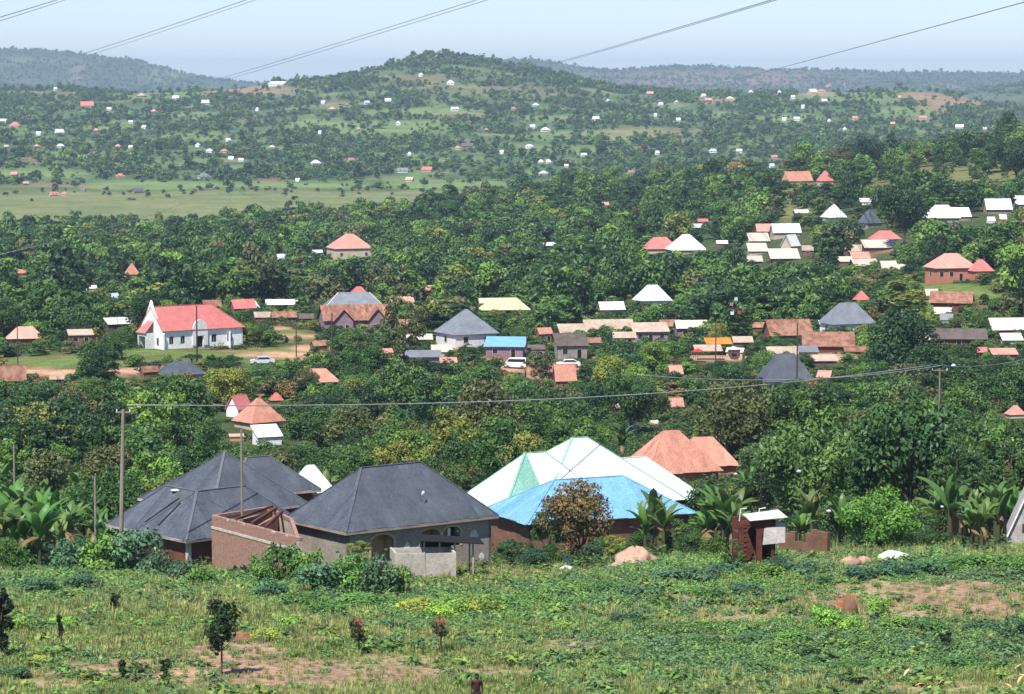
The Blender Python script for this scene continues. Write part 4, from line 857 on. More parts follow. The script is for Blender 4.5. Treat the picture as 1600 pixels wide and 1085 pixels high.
# ---- the white church
def church():
    p = hit(292, 546); s = scl(p.y); yaw = math.radians(35); L = 122 * s / math.cos(yaw); W = 9.6
    H0 = 30 * s; p.z = gz(p.x, p.y); dz = .9; H = H0 + dz; r = 36 * s
    c = Vector((P(294, 540, p.y).x, p.y + 7.0, 0)); c.z = gz(c.x, c.y - 4) - dz
    h = empty('white_church', c, yaw); tag(h, 'white church with pinkish red roof and a curved front gable on the lawn', 'church')
    l, w_ = L - .8, W - .8; b = MB(); D = M['glass']
    wins = [(1.2, .95), (3.6, .95), (10.2, 1.1), (13.6, 1.1)]; ops = [(u, u + wd, dz + 1.0, dz + 2.55, .3) for u, wd in wins] + [(7.0, 8.3, dz + .05, dz + 2.3, 0)]
    ops = [o for o in ops if o[1] < l - .3]
    wall_run(b, -l / 2, -w_ / 2, l / 2, -w_ / 2, H, .25, ops); wall_run(b, l / 2, -w_ / 2, l / 2, w_ / 2, H, .25, []); wall_run(b, l / 2, w_ / 2, -l / 2, w_ / 2, H, .25, [])
    b.obj('wall', ww, h)
    for u, wd in wins: window(h, (-l / 2 + u, -w_ / 2, dz + 1.0), (1, 0, 0), wd, 1.5, M['fascia_white'], inset=.1)
    MB().box(-l / 2 + 7.0, -l / 2 + 8.3, -w_ / 2 + .1, -w_ / 2 + .15, dz + .05, dz + 2.3).obj('door', M['dark'], h)
    MB().box(-l / 2 - .1, l / 2 + .1, -w_ / 2 - .12, -w_ / 2 - .005, 0, dz + .25).obj('plinth', M['tan_roof'], h)
    make_roof(h, L, W, r, H, R_, 'halfhip', cap=R_)
    # curved gable front: parapet outline
    hw = W / 2 + .15; b = MB(); out = []
    for t in np.linspace(0, 1, 9):
        out.append((-hw + (hw - .9) * t, H - .5 + (r + .35) * (t ** 1.25)))
    out += [(-.5, H + r + .5), (-.3, H + r + .9), (0, H + r + 1.25)]
    full = [(-hw, 0)] + out + [(-x, z) for x, z in reversed(out[:-1])] + [(hw, 0)]
    # one opening is faked by none: the doorway stands inside the porch
    b.slab([(-l / 2 - .32, -y, z) for y, z in full], (1, 0, 0), .3)
    b.obj('gable_wall', ww, h)
    # porch
    pw_ = 3.4; b = MB()
    x0 = -l / 2 - .33
    b.box(x0 - 1.9, x0 - 1.7, -pw_ / 2, -pw_ / 2 + .35, 0, H - .5); b.box(x0 - 1.9, x0 - 1.7, pw_ / 2 - .35, pw_ / 2, 0, H - .5)
    b.box(x0 - 1.9, x0 - 1.7, -pw_ / 2 + .35, pw_ / 2 - .35, H - 1.1, H - .5)
    b.box(x0 - 1.7, x0, -pw_ / 2, -pw_ / 2 + .2, 0, H - .5); b.box(x0 - 1.7, x0, pw_ / 2 - .2, pw_ / 2, 0, H - .5)
    b.obj('porch', ww, h)
    MB().slab([(x0 - 2.2, -pw_ / 2 - .2, H - .45), (x0 - 2.2, pw_ / 2 + .2, H - .45), (x0, pw_ / 2 - .5, H + 1.6), (x0, -pw_ / 2 + .5, H + 1.6)], (0.6, 0, 1), .08).obj('porch_roof', R_, h)
    MB().box(x0 - .06, x0 - .005, -.8, .8, dz, dz + 2.3).obj('door', M['dark'], h)
    for y in (-3.3, 2.7):
        f = MB().box(x0 - .08, x0 - .005, y, y + .9, dz + .9, dz + 2.3).obj('window', M['fascia_white'], h)
        MB().box(x0 - .11, x0 - .082, y + .12, y + .78, dz + 1.02, dz + 2.18).obj('pane', D, f)
    # rounded dormer parapet above the side door
    k = 12; cx = -l / 2 + 7.65
    b = MB(); b.slab([(cx + 1.6 * math.cos(math.pi * i / k), -w_ / 2 - .3, H - .2 + 2.1 * math.sin(math.pi * i / k)) for i in range(k + 1)] + [(cx - 1.6, -w_ / 2 - .3, dz + .6), (cx - .75, -w_ / 2 - .3, dz + .6), (cx - .75, -w_ / 2 - .3, dz + 2.4), (cx + .75, -w_ / 2 - .3, dz + 2.4), (cx + .75, -w_ / 2 - .3, dz + .6), (cx + 1.6, -w_ / 2 - .3, dz + .6)], (0, 1, 0), .28)
    b.obj('side_parapet', ww, h)
    for x in (l / 2 - 3.1,): MB().box(x, x + .22, -w_ / 2 - .5, -w_ / 2 - .004, 0, H - .6).obj('buttress', ww, h)
    keep(205, 474, 380, 548, c.y - 6, -.01); PLOTS.append((c.x, c.y, 9.5)); LM.append(('the white church', 292, 520))
church()

# ---- stalls by the road: awning, parasol, signboard
def canopy(px, py, wpx, hpx, m, label, name='awning', cat='awning', tilt=.25):
    p = hit(px, py); s = scl(p.y); w_ = wpx * s; hh = hpx * s; h = empty(name, p, .1); tag(h, label, cat)
    MB().slab([(-w_ / 2, -1.4, hh - tilt * 2), (w_ / 2, -1.4, hh - tilt * 2), (w_ / 2, 1.4, hh + .5), (-w_ / 2, 1.4, hh + .5)], (0, 0, 1), .05).obj('canvas', m, h)
    for x in (-w_ / 2 + .1, w_ / 2 - .1):
        for y, q in ((-1.3, hh - tilt * 2), (1.3, hh + .45)): MB().tube([(x, y, -.2), (x, y, q)], .04).obj('pole', M['cable'], h)
    keep(px - wpx / 2, py - hpx - 8, px + wpx / 2, py, p.y - 2, .05)
canopy(1122, 555, 42, 22, M['orange_cloth'], 'bright orange canvas awning in front of the shops')
canopy(1106, 562, 44, 18, M['tan_roof'], 'pale pinkish canvas stall roof below the orange awning', 'stall', 'stall')
def parasol(px, py, m, label):
    p = hit(px, py); h = empty('parasol', p); tag(h, label, 'parasol'); k = 8
    MB().tube([(0, 0, -.1), (0, 0, 2.5)], .03).obj('pole', M['cable'], h); b = MB()
    for i in range(k):
        t0 = 2 * math.pi * i / k; t1 = 2 * math.pi * (i + 1) / k
        b.slab([(0, 0, 2.6), (1.3 * math.cos(t0), 1.3 * math.sin(t0), 2.0), (1.3 * math.cos(t1), 1.3 * math.sin(t1), 2.0)], (0, 0, 1), .02)
    b.obj('canvas', m, h)
    keep(px - 12, py - 24, px + 12, py, p.y - 2, .1)
parasol(1090, 566, M['red_cloth'], 'red parasol at the left end of the stalls')
parasol(1146, 562, M['white_roof'], 'white parasol at the right end of the orange awning')
def board_sign(px, py, wpx, hpx, m, label):
    p = hit(px, py + 14); s = scl(p.y); h = empty('signboard', p, .05); tag(h, label, 'sign'); w_ = wpx * s; hh = hpx * s
    MB().box(-w_ / 2, w_ / 2, -.05, .05, 1.4, 1.4 + hh).obj('board', m, h)
    for x in (-w_ / 2 + .1, w_ / 2 - .1): MB().box(x - .04, x + .04, -.04, .04, -.2, 1.398).obj('post', M['pole_dark'], h)
    keep(px - wpx / 2, py - hpx, px + wpx / 2, py, p.y - 1, .05)
board_sign(1016, 522, 22, 8, M['pink_cloth'], 'pale pinkish signboard in front of the mauve shop row')

# ---- vehicles on the road
def car(px, py, yaw, label, m, van=False):
    p = hit(px, py); h = empty('parked_car', p + Vector((0, 0, .02)), yaw); tag(h, label, 'van' if van else 'car')
    Lc, Wc = 4.3, 1.7; prof = [(-2.15, .35), (-2.15, .85), (-1.3, .98), (-.7, 1.42), (1.0, 1.45), (1.75, 1.0), (2.15, .9), (2.15, .35)]
    if van: prof = [(-2.2, .35), (-2.2, 1.0), (-1.7, 1.25), (-1.2, 1.9), (2.1, 1.95), (2.2, 1.7), (2.2, .35)]
    MB().slab([(x, -Wc / 2, z) for x, z in prof], (0, 1, 0), Wc).obj('body', m, h)
    g = [(-1.15, 1.0), (-.62, 1.36), (.95, 1.38), (1.5, 1.02)] if not van else [(-1.5, 1.25), (-1.1, 1.78), (1.9, 1.8), (1.95, 1.25)]
    for y in (-Wc / 2 - .012, Wc / 2 + .002): MB().slab([(x, y, z) for x, z in g], (0, 1, 0), .01).obj('side_window', M['glass'], h)
    w0, w1 = prof[2], prof[3]
    MB().slab([(w0[0] - .01, -.7, w0[1] + .04), (w0[0] - .01, .7, w0[1] + .04), (w1[0] - .06, .62, w1[1] - .06), (w1[0] - .06, -.62, w1[1] - .06)], (-1, 0, 1), .02).obj('windscreen', M['glass'], h)
    for x in (-1.35, 1.35):
        for y in (-Wc / 2 - .02, Wc / 2 - .16):
            k = 12; wv = MB(); wv.slab([(x + .32 * math.cos(2 * math.pi * i / k), y, .32 + .32 * math.sin(2 * math.pi * i / k)) for i in range(k)], (0, 1, 0), .18); t = wv.obj('wheel', M['tyre'], h)
            yy = y - .012 if y < 0 else y + .182
            MB().slab([(x + .17 * math.cos(2 * math.pi * i / k), yy, .32 + .17 * math.sin(2 * math.pi * i / k)) for i in range(k)], (0, 1, 0), .01).obj('rim', M['rim'], t)
    for y in (-.62, .42): MB().box(-2.17, -2.14, y, y + .2, .68, .82).obj('headlight', M['white_wall'], h)
    keep(px - 14, py - 14, px + 14, py, p.y - 2, .05); return h
car(410, 570, .15, 'silver car parked by the dirt road in the village', M['car_paint'])
car(806, 576, -.2, 'pale teal and white van in front of the blue roofed shop', M['white_wall'], True)
car(888, 574, .1, 'white car parked in front of the drab shed', M['white_wall'])

# ---- washing hung out among trees at centre right
for i, (px, py, m, lb) in enumerate(((1143, 478, 'pink_cloth', 'pink and white cloth hanging in the trees, upper left piece of washing'), (1150, 470, 'pale_blue_roof', 'pale blue cloth hanging in the trees, topmost piece of washing'),
                                     (1144, 492, 'white_wall', 'white cloth hanging in the trees, lowest piece of washing'), (1155, 491, 'red_cloth', 'red cloth hanging beside the lowest white piece of washing'))):
    p = P(px, py, 455 * K); q = hit(px, 520)
    b = MB(); k = 6
    for j in range(k): b.slab([(j * .16 - .5, .05 * math.sin(j * 2), 0), (j * .16 - .34, .05 * math.sin(j * 2 + 2), 0), (j * .16 - .34, .05 * math.sin(j * 2 + 2), .9 + .15 * math.sin(j * 1.7 + 1)), (j * .16 - .5, .05 * math.sin(j * 2), .9 + .15 * math.sin(j * 1.7))], (0, 1, 0), .02)
    o = b.obj('washing', M[m]); o.location = p; o.scale = (.65, 1, .65); tag(o, lb, 'washing'); keep(px - 6, py - 8, px + 6, py + 4, p.y - 3, .05)

# ---- right edge structures near the lawn
def right_things():
    # white leaning gable at the right edge
    p = gp(1604, 172 * K); s = scl(p.y); h = empty('white_gable_building', p, -.15); tag(h, 'white building with a steep sloping edge cut by the right border', 'building')
    Ht = (855 - 745) * s
    MB().slab([(-1.35, 0, -.3), (4, 0, -.3), (4, 0, Ht), (.35, 0, Ht), (-1.35, 0, 1.0)], (0, 1, 0), 5).obj('wall', M['fascia_white'], h)
    MB().obox((-1.4, -.1, .95), (.4, -.1, Ht + .06), .25, .1).obj('verge_board', M['white_wall'], h)
    f = MB().box(-.35, .2, -.06, -.003, 1.3, 1.9).obj('window', M['timber'], h); MB().box(-.28, .13, -.09, -.062, 1.37, 1.83).obj('pane', M['glass'], f)
    keep(1572, 742, 1600, 850, p.y - 1, .05); LM.append(('the white building at the right edge', 1590, 800))
    # dark red brick ruin under a white sheet
    p = gp(1182, 150 * K); s = scl(p.y); h = empty('brick_kiln', p, .12); tag(h, 'dark red brick hut ruin with white sheets piled on top', 'brick hut')
    x0, x1, Ht = -1.15, 1.2, 2.95
    b = MB(); wall_run(b, x0, 0, x1, 0, Ht, .25, [(.55, 1.15, .2, 2.6, .3), (1.5, 2.2, .1, 2.3, .3)]); wall_run(b, x1, 0, x1, 2.2, Ht, .25, []); wall_run(b, x1, 2.2, x0, 2.2, Ht, .25, []); wall_run(b, x0, 2.2, x0, 0, Ht - .8, .25, [])
    wo = b.obj('wall', M['brick_dark'], h); b = MB(); rr = random.Random(2)
    for r in range(int((Ht - .1) / .15)):
        u = x0 - (.17 if r % 2 else 0)
        while u < x1:
            a = max(u, x0); e = min(u + .32, x1); u += .34
            if (x0 + .4 < (a + e) / 2 < x0 + 1.3 or x0 + 1.35 < (a + e) / 2 < x0 + 2.35) and r * .15 < 2.6 or e - a < .06: continue
            b.box(a, e, -.03 - rr.uniform(0, .05), -.004, r * .15, r * .15 + .13)
    br = b.obj('brickwork', M['brick_dark'], wo); br['kind'] = 'stuff'
    b = MB()
    for r in range(9): b.box(x0 - .35, x0 - .26 + .25, .0, .5, r * .2, r * .2 + .17)
    b.obj('brick_pier', M['brick_dark'], h)
    MB().slab([(-.5, -.3, Ht + .05), (1.9, -.35, Ht + .25), (1.7, 1.6, Ht + .45), (-.6, 1.5, Ht + .2)], (0, 0, 1), .03).obj('cover_sheet', M['bag'], h)
    MB().slab([(.35, -.12, Ht - 1.5), (1.75, -.3, Ht - 1.35), (1.85, .1, Ht - .2), (1.3, .15, Ht + .02), (.5, .05, Ht - .35)], (0, -1, .2), .03).obj('cover_sheet', M['fascia_white'], h)
    for x in (-1.1, .1): MB().tube([(x, .2, Ht - .2), (x + .1, .2, Ht + .75), (x + .5, .25, Ht + .8)], .03).obj('bent_rod', M['white_wall'], h)
    keep(1148, 795, 1216, 872, p.y - 1, .03); LM.append(('the dark brick ruin', 1180, 840))
    # mud wall
    a = gp(1217, 160 * K); e = gp(1292, 158 * K); o = MB(); yaw = math.atan2(e.y - a.y, e.x - a.x); ln = (e - a).length
    h = empty('mud_wall', a - Vector((0, 0, .4)), yaw); tag(h, 'low crumbling reddish mud wall right of the dark brick ruin', 'wall')
    b = MB(); rr = random.Random(4); k = 9
    for i in range(k): b.box(ln * i / k, ln * (i + 1) / k - .003, 0, .35, 0, 2.4 + rr.uniform(-.3, .25) - (.5 if i in (3, 4) else 0))
    b.obj('wall_face', M['mud_wall'], h); keep(1217, 828, 1292, 862, a.y - 1, .1)
    # sand heap, stones, sacks
    p = gp(993, 158 * K); o = MB().lump((0, 0, 0), (1.75, 1.5, .95), 12, 22, 14, .42).obj('sand_heap', M['sand'], None, True); o.location = p + Vector((0, 0, .1)); tag(o, 'heap of pinkish sand and rubble at the field edge in the middle', 'sand heap'); keep(955, 868, 1026, 892, p.y - 1, .05)
    LM.append(('the sand heap', 993, 880))
    for i, (px, py, rx, m, lb) in enumerate(((885, 886, .42, 'bag', 'white sack leaning at the foot of the rusty-leaved tree'), (874, 880, .4, 'teal', 'teal cloth bundle beside the white sack under the rusty-leaved tree'), (884, 876, .55, 'navy', 'dark navy cloth spread behind the white sack'),
                                             (1395, 874, .95, 'bag', 'large pale grey sack lying on the field edge at right'), (1328, 878, .7, 'sand', 'left one of two pinkish stones at the field edge at right'), (1350, 876, .6, 'sand', 'right one of two pinkish stones at the field edge at right'),
                                             (1295, 800, .16, 'bag', 'small white thing hanging in dark bushes left of the bright green bush'), (1248, 738, .17, 'pale_blue_roof', 'small pale blue cloth in the big dark tree at right'),
                                             (1472, 793, .12, 'bag', 'tiny white flower-like cloth right of the bright green bush'), (1150, 742, .14, 'bag', 'tiny white cloth left in the bushes below the lower orange roof'),
                                             (1490, 573, .35, 'bag', 'white tarpaulin heap above the right-hand overhead wires'), (370, 868, .35, 'bag', 'small pale sack in the bushes before the brick shell'))):
        if py > 860: p = hit(px, py + 6)
        else:
            Yq = {1295: 168, 1248: 171, 1472: 168, 1150: 185, 1490: 330}.get(px, 165) * K; p = P(px, py, Yq)
        o = MB().lump((0, 0, 0), (rx, rx * .7, rx * (.5 if py > 860 else .7)), i + 20, 10, 6, .3).obj('stone' if m == 'sand' else 'sack' if m == 'bag' else 'cloth_bundle', M[m], None, True)
        o.location = p + Vector((0, 0, rx * .3)); tag(o, lb, 'stone' if m == 'sand' else 'sack' if m == 'bag' else 'cloth'); keep(px - 10, py - 8, px + 10, py + 6, p.y - 1, .1)
right_things()

# ---- poles and wires
def pole(px, pt, pb, Y, rad, m, label, arm=0, lean=0.0):
    p = gp(px, Y); top = P(px, pt, Y); H = top.z - p.z; h = empty('utility_pole', p - Vector((0, 0, .5))); tag(h, label, 'pole')
    MB().tube([(0, 0, 0), (lean * .5, 0, (H + .5) * .5), (lean, 0, H + .5)], [rad, rad * .9, rad * .72], 8).obj('shaft', m, h)
    if arm:
        MB().obox((lean - arm, 0, H + .3), (lean + arm, 0, H + .3), .09, .09).obj('crossarm', m, h)
        for x in (-arm + .1, arm - .1): MB().tube([(lean + x, 0, H + .34), (lean + x, 0, H + .52)], .05).obj('insulator', M['white_wall'], h)
    keep(px - 3, pt, px + 3, pb - 10, Y - 1, .12)
    return Vector((p.x + lean, p.y, p.z + H + .1))
pA = pole(188, 640, 855, 166 * K, .17, M['pole_wood'], 'thick weathered pole with a small crossarm standing left of the brown house', .55, .35)
pole(379, 672, 800, 166 * K, .10, M['pole_wood'], 'thin pale pole standing against the joined charcoal hips')
pole(308, 478, 556, 425 * K, .16, M['pole_dark'], 'dark pole in front of the church, crossing its roof')
pole(519, 490, 552, 440 * K, .16, M['pole_dark'], 'dark pole on the road before the mauve gabled house')
pole(463, 500, 556, 440 * K, .12, M['pole_dark'], 'short dark pole on the road left of the mauve gabled house')
pole(28, 502, 580, 420 * K, .12, M['pole_dark'], 'dark pole at the left edge by the pinkish roof')
pole(1245, 505, 560, 400 * K, .14, M['pole_dark'], 'dark pole before the rust-orange roof at right')
pole(823, 500, 560, 420 * K, .14, M['pole_dark'], 'dark pole right of the blue roofed shop')
pole(1118, 505, 560, 430 * K, .12, M['pole_dark'], 'dark pole behind the orange awning')
pole(24, 695, 760, 215 * K, .12, M['pole_wood'], 'grey post in the banana plants at far left')
pole(150, 745, 830, 185 * K, .12, M['pole_wood'], 'thin bare trunk-like pole in the banana plants left of the brown house')
pB = pole(1466, 576, 700, 262 * K, .14, M['pole_wood'], 'pole with crossarm among trees where the right-hand wires end', .9)
def cable(a, b_, sag, rad, m, label, n=24, name='overhead_wire', grp=None, kk=5):
    a = Vector(a); b_ = Vector(b_); pts = []
    for i in range(n + 1):
        t = i / n; q = a.lerp(b_, t); q.z -= 4 * sag * t * (1 - t); pts.append(q)
    o = MB().tube(pts, rad, kk).obj(name, m, None, True); tag(o, label, 'wire', grp); return o
cable(pA + Vector((.3, 0, .2)), pB + Vector((-.7, 0, .3)), 1.35, .045, M['cable_pale'], 'long pale wire running from the thick left pole across the trees to the right')
cable(pA + Vector((.3, 1.2, .1)) + Vector((38, 60, -4)), pB + Vector((.7, .2, .3)), 1.0, .04, M['cable_pale'], 'second pale wire just under the first, seen over the trees at right')
cable(pB + Vector((-.8, 0, .3)), P(1650, 545, 330 * K), 1.0, .035, M['cable_pale'], 'faint wire going on from the right-hand pole to the right edge')
cable(P(-60, 412, 300 * K), P(380, 243, 2600 * K), 12, .06, M['cable_pale'], 'faint pale conductor crossing over the dark trees and swamp at left')
# high voltage conductors, strung from towers behind the camera's right to the far ridge
HV = [((-10, 30, 1500), (97, -3, 1100), .28, 'conductor in the top left corner of the sky'), ((-10, 36, 1500), (110, -3, 1100), .2, 'lower conductor in the top left corner of the sky'),
      ((130, 84, 3400), (387, -3, 1300), .34, 'upper of two conductors over the left hill'), ((140, 86, 3400), (402, -3, 1300), .24, 'lower of two conductors over the left hill'),
      ((340, 124, 3500), (745, -3, 1150), .28, 'upper conductor of the pair ending above the left saddle'), ((346, 127, 3500), (762, -3, 1150), .26, 'lower conductor of the pair ending above the left saddle'),
      ((864, 99, 3560), (1195, -1, 900), .30, 'dark upper conductor meeting the ridge right of the peak'), ((868, 100, 3560), (1203, -1, 900), .26, 'dark twin conductor close under the one meeting the ridge'),
      ((1060, 147, 3300), (1606, -4, 620), .22, 'long dark conductor rising from the right ridge to the top right corner')]
for (x0, y0, Y0), (x1, y1, Y1), rad, lb in HV:
    a = P(x0, y0, Y0 * K); b_ = P(x1, y1, Y1 * K); e = a + (b_ - a) * 1.35
    n = 30; pts = []
    for i in range(n + 1):
        t = i / n; q = a.lerp(e, t); q.z -= 4 * (e - a).length * .0003 * t * (1 - t) ; pts.append((q, rad * (1 - .62 * t)))
    o = MB().tube([p for p, _ in pts], [r for _, r in pts], 5).obj('power_line', M['cable'], None, True); tag(o, lb, 'power line')
# ------------------------------------------------------------------ houses on the far hillside
FARH = """320,164,18,W 275,156,15,W 221,152,20,T 135,168,28,R 170,173,10,W 240,177,13,S 204,194,9,C 225,202,11,W 92,210,20,W 94,231,16,W 57,232,14,S 23,199,24,R 4,192,14,W
236,216,15,D 184,231,14,S 204,233,9,P 356,222,11,W 309,230,11,W 327,239,14,W 350,239,17,O 361,250,11,W 376,253,11,W 318,279,28,G 187,278,22,O 22,276,16,S 83,307,20,R 100,306,12,R
215,302,24,D 86,142,8,W 40,290,12,T 435,134,40,W 658,120,11,W 704,133,16,P 606,160,13,W 573,164,13,P 505,163,10,P 402,174,8,W 710,174,17,W 622,196,10,W 493,258,22,W 465,284,10,W 548,253,15,R
629,270,22,G 668,269,24,R 640,284,17,C 715,234,12,O 729,232,24,B 784,241,8,W 425,233,14,C 519,174,16,T 837,167,15,W 802,173,10,O 931,189,14,W 852,206,20,W 832,201,11,P 827,232,17,W
845,255,11,W 857,256,11,W 849,274,20,W 912,245,14,P 985,273,13,R 1027,242,10,W 1114,239,16,P 1155,239,13,W 1016,149,14,S 1032,166,12,W 1057,163,10,Y 1099,152,11,W 1107,160,14,S 1141,157,17,Y
1173,147,9,P 1024,183,7,W 1218,147,8,W 1239,155,9,W 1288,161,13,W 1270,147,20,C 1284,145,18,O 1295,138,12,R 1226,189,10,W 1245,189,12,P 1336,188,11,O 1442,187,17,O 1500,201,18,W 1296,192,9,P
1406,155,8,S 1321,137,7,C 1539,204,8,C 1210,248,13,R 1206,262,12,W 150,207,12,T 950,160,9,P 60,212,9,P 130,300,10,D 560,205,8,T 1060,190,9,P 760,205,9,T 885,262,9,C 640,243,9,P 500,210,8,W 10,232,9,T 1255,170,8,W 1395,197,9,S 1320,205,8,P""".split()
CN = {'W': ('white', Wt, ww), 'T': ('tan', T, uw), 'R': ('red', R_, cw), 'S': ('pinkish', S, uw), 'C': ('cream', C, cw), 'O': ('orange', O, cw), 'D': ('dark', G, pw), 'G': ('grey', GL, ww), 'P': ('pale', PB, ww), 'B': ('brown', B, pw), 'Y': ('yellowish', YL, cw)}
AUTO = []      # things whose label is composed from where they stand
def auto(o, base, px, py, cat, group=None, alts=()):
    o['category'] = cat
    if group: o['group'] = group
    AUTO.append((o, base, px, py, alts))
rf = random.Random(11)
LM += [('the hill top', 700, 85), ('the left far hill', 100, 100), ('the swamp meadow', 200, 325), ('the bare earth scar on the left ridge', 400, 140), ('the red earth bank at right', 1480, 155)]
for it in FARH:
    a, b_, c_, k = it.split(','); px, py, wp = int(a), int(b_), int(c_); nm, rm, wm = CN[k]
    wp *= .84; kind = rf.choice(['hip', 'gable', 'gable']) if wp < 30 else 'gable'
    yaw = rf.uniform(-25, 35); q = house(px, py, wp, max(3.4, wp * rf.uniform(.22, .33)) if wp < 30 else 4, rf.uniform(1.8, 3.0), rm, wm, kind, yaw, rf.uniform(.6, .85), None, 'house', 'distant_house', 'houses scattered over the far hillside', wins=0, allow=.03, Y=None)
    if q is None: continue
    s_ = scl(q[0].location.y); hloc = q[0]
    if wp >= 12:
        for i in (0, 1): proud_window(q[0], q[1] - .9, q[2] - .9 if q[2] > 3 else q[2] * .9, 'F', q[1] * (.2 + .38 * i), q[5] + .9, 1.2, 1.3, M['fascia_white'])
    auto(q[0], {'W': 'white-roofed', 'D': 'dark-roofed', 'P': 'pale-roofed'}.get(k, nm + '-roofed') + ' distant house', px, py, 'house')

rv = random.Random(21)
for px, py in [q_ for i_, q_ in enumerate(((405, 522), (428, 496), (452, 560), (498, 548), (535, 558), (585, 540), (622, 548), (646, 498), (690, 556), (742, 562), (770, 520), (812, 532), (870, 520), (922, 548), (948, 566), (1000, 572), (1035, 556), (1068, 556), (1150, 562), (1175, 556), (1180, 540), (1215, 512), (1262, 538), (1340, 556), (1365, 532), (1395, 548), (1425, 512), (1455, 556), (1480, 508), (1530, 500), (60, 556), (150, 520), (92, 528), (232, 590), (345, 585), (1345, 380), (1420, 385), (1165, 390), (1262, 400), (1440, 400))) if i_ % 5 == 3]:
    nm, rm, wm = rv.choice((('rusty', RU, uw), ('rusty', RU, uw), ('tan', T, uw), ('brown', B, pw), ('cream', C, cw), ('grey', GL, pw), ('pinkish', S, uw)))
    q = house(px, py, rv.uniform(22, 46) if py > 450 else rv.uniform(16, 24), rv.uniform(6, 11), rv.uniform(6, 12), rm, wm, rv.choice(['gable', 'gable', 'lean']), rv.uniform(-20, 35), rv.uniform(.5, .75), None, 'hut', 'village_hut', 'small huts of the village band', wins=rv.choice((1, 2)), allow=.35)
    if q: auto(q[0], nm + '-roofed village hut', px, py, 'hut')

# ------------------------------------------------------------------ leaf geometry
def leaf_mesh(name, C_, Nn, S_, A_, val, mat_, fold=.35, wid=.5):
    """many folded rhombic leaves: centre, normal, size, in-plane angle, value"""
    n = len(C_); Nn = Nn / np.linalg.norm(Nn, axis=1, keepdims=True)
    ref = np.where(np.abs(Nn[:, 2:3]) > .9, [[1., 0, 0]], [[0, 0, 1.]])
    T1 = np.cross(ref, Nn); T1 /= np.linalg.norm(T1, axis=1, keepdims=True); B1 = np.cross(Nn, T1)
    ca, sa = np.cos(A_)[:, None], np.sin(A_)[:, None]; U = T1 * ca + B1 * sa; V = -T1 * sa + B1 * ca; s = S_[:, None]
    p0 = C_ - U * s * .5; p2 = C_ + U * s * .5 - Nn * s * .12; p1 = C_ + V * s * wid * .5 - Nn * s * fold * .25; p3 = C_ - V * s * wid * .5 - Nn * s * fold * .25
    co = np.stack([p0, p1, p2, p3], 1).reshape(-1, 3)
    i = np.arange(n) * 4; f = np.stack([i, i + 1, i + 2, i, i + 2, i + 3], 1).reshape(-1, 3)
    me = bpy.data.meshes.new(name); me.vertices.add(len(co)); me.vertices.foreach_set('co', co.astype('f').ravel())
    me.loops.add(f.size); me.loops.foreach_set('vertex_index', f.astype('i').ravel()); me.polygons.add(len(f)); me.polygons.foreach_set('loop_start', np.arange(0, f.size, 3, dtype='i')); me.update(calc_edges=True)
    at = me.attributes.new('leaf_value', 'FLOAT', 'POINT'); at.data.foreach_set('value', np.repeat(val, 4).astype('f'))
    me.materials.append(mat_); return me
def unit(n, rg):
    v = rg.normal(size=(n, 3)); return v / np.linalg.norm(v, axis=1, keepdims=True)
def crown(name, seed, r=3.6, h=6.5, z0=1.8, lobes=26, n=5200, leaf=.36, lobe_r=(.26, .42), shape='round', up=.35, openness=0.0):
    rg = np.random.default_rng(seed); L = []
    while len(L) < lobes:
        v = rg.uniform(-1, 1, 3)
        q = np.linalg.norm(v)
        if q > 1 or q < .35: continue
        if shape == 'umbrella' and v[2] < -.1: continue
        t = (v[2] + 1) / 2
        if shape == 'cone': k = 1.12 * (1 - t) ** .8 + .12
        elif shape == 'column': k = .95
        else: k = 1
        rr_ = rg.uniform(*lobe_r) * r * (1 if shape != 'cone' else (1.05 - .6 * t))
        if shape in ('cone', 'column'): q_ = math.hypot(v[0], v[1]) + 1e-6; v[0] *= k / max(q_, .6); v[1] *= k / max(q_, .6)
        c = np.array([v[0] * (r - rr_ * .7), v[1] * (r - rr_ * .7), z0 + h * (.5 + .5 * v[2] * (1 - rr_ / h * .9))]); L.append((c, rr_))
    Lc = np.array([l[0] for l in L]); Lr = np.array([l[1] for l in L]); wgt = Lr ** 2; wgt /= wgt.sum()
    idx = rg.choice(lobes, n, p=wgt); d = unit(n, rg); d[:, 2] = np.where(d[:, 2] < -.45, -d[:, 2], d[:, 2])
    # every lobe is itself lumpy: twig clusters
    bump = 1 + .22 * np.sin(d[:, 0] * 7 + idx * 1.3) * np.sin(d[:, 1] * 6 + idx * 2.1 + d[:, 2] * 5)
    rad = Lr[idx] * bump * rg.uniform(.62, 1.05, n) ** .8
    C_ = Lc[idx] + d * rad[:, None] * np.array([1, 1, .82])
    Nn = d * .8 + unit(n, rg) * .75 + np.array([0, 0, up])
    clump = .5 + .5 * np.sin(idx * 12.9898) ; val = np.clip(.25 + .35 * clump + .45 * rg.random(n) * rg.random(n) + .1 * (d[:, 2]), 0, 1)
    return leaf_mesh(name, C_, Nn, leaf * rg.uniform(.6, 1.3, n), rg.uniform(0, 6.28, n), val, LEAF), L
def trunk_mesh(name, L, z0, r=.17, top=None, seed=0, nl=7):
    rr = random.Random(seed); b = MB(); fork = z0 + .4
    b.tube([(0, 0, -.6), (.04, .03, fork * .5), (.1, -.04, fork)], [r * 1.25, r, r * .85], 7)
    for c, q in sorted(L, key=lambda l: -l[1])[:nl]:
        m_ = Vector((.1, -.04, fork)).lerp(Vector(c), .5) + Vector((rr.uniform(-.2, .2), rr.uniform(-.2, .2), .2))
        b.tube([(.1, -.04, fork - .2), tuple(m_), tuple(c)], [r * .6, r * .4, r * .12], 5)
    return b.mesh(name, BARK)
CR = {}
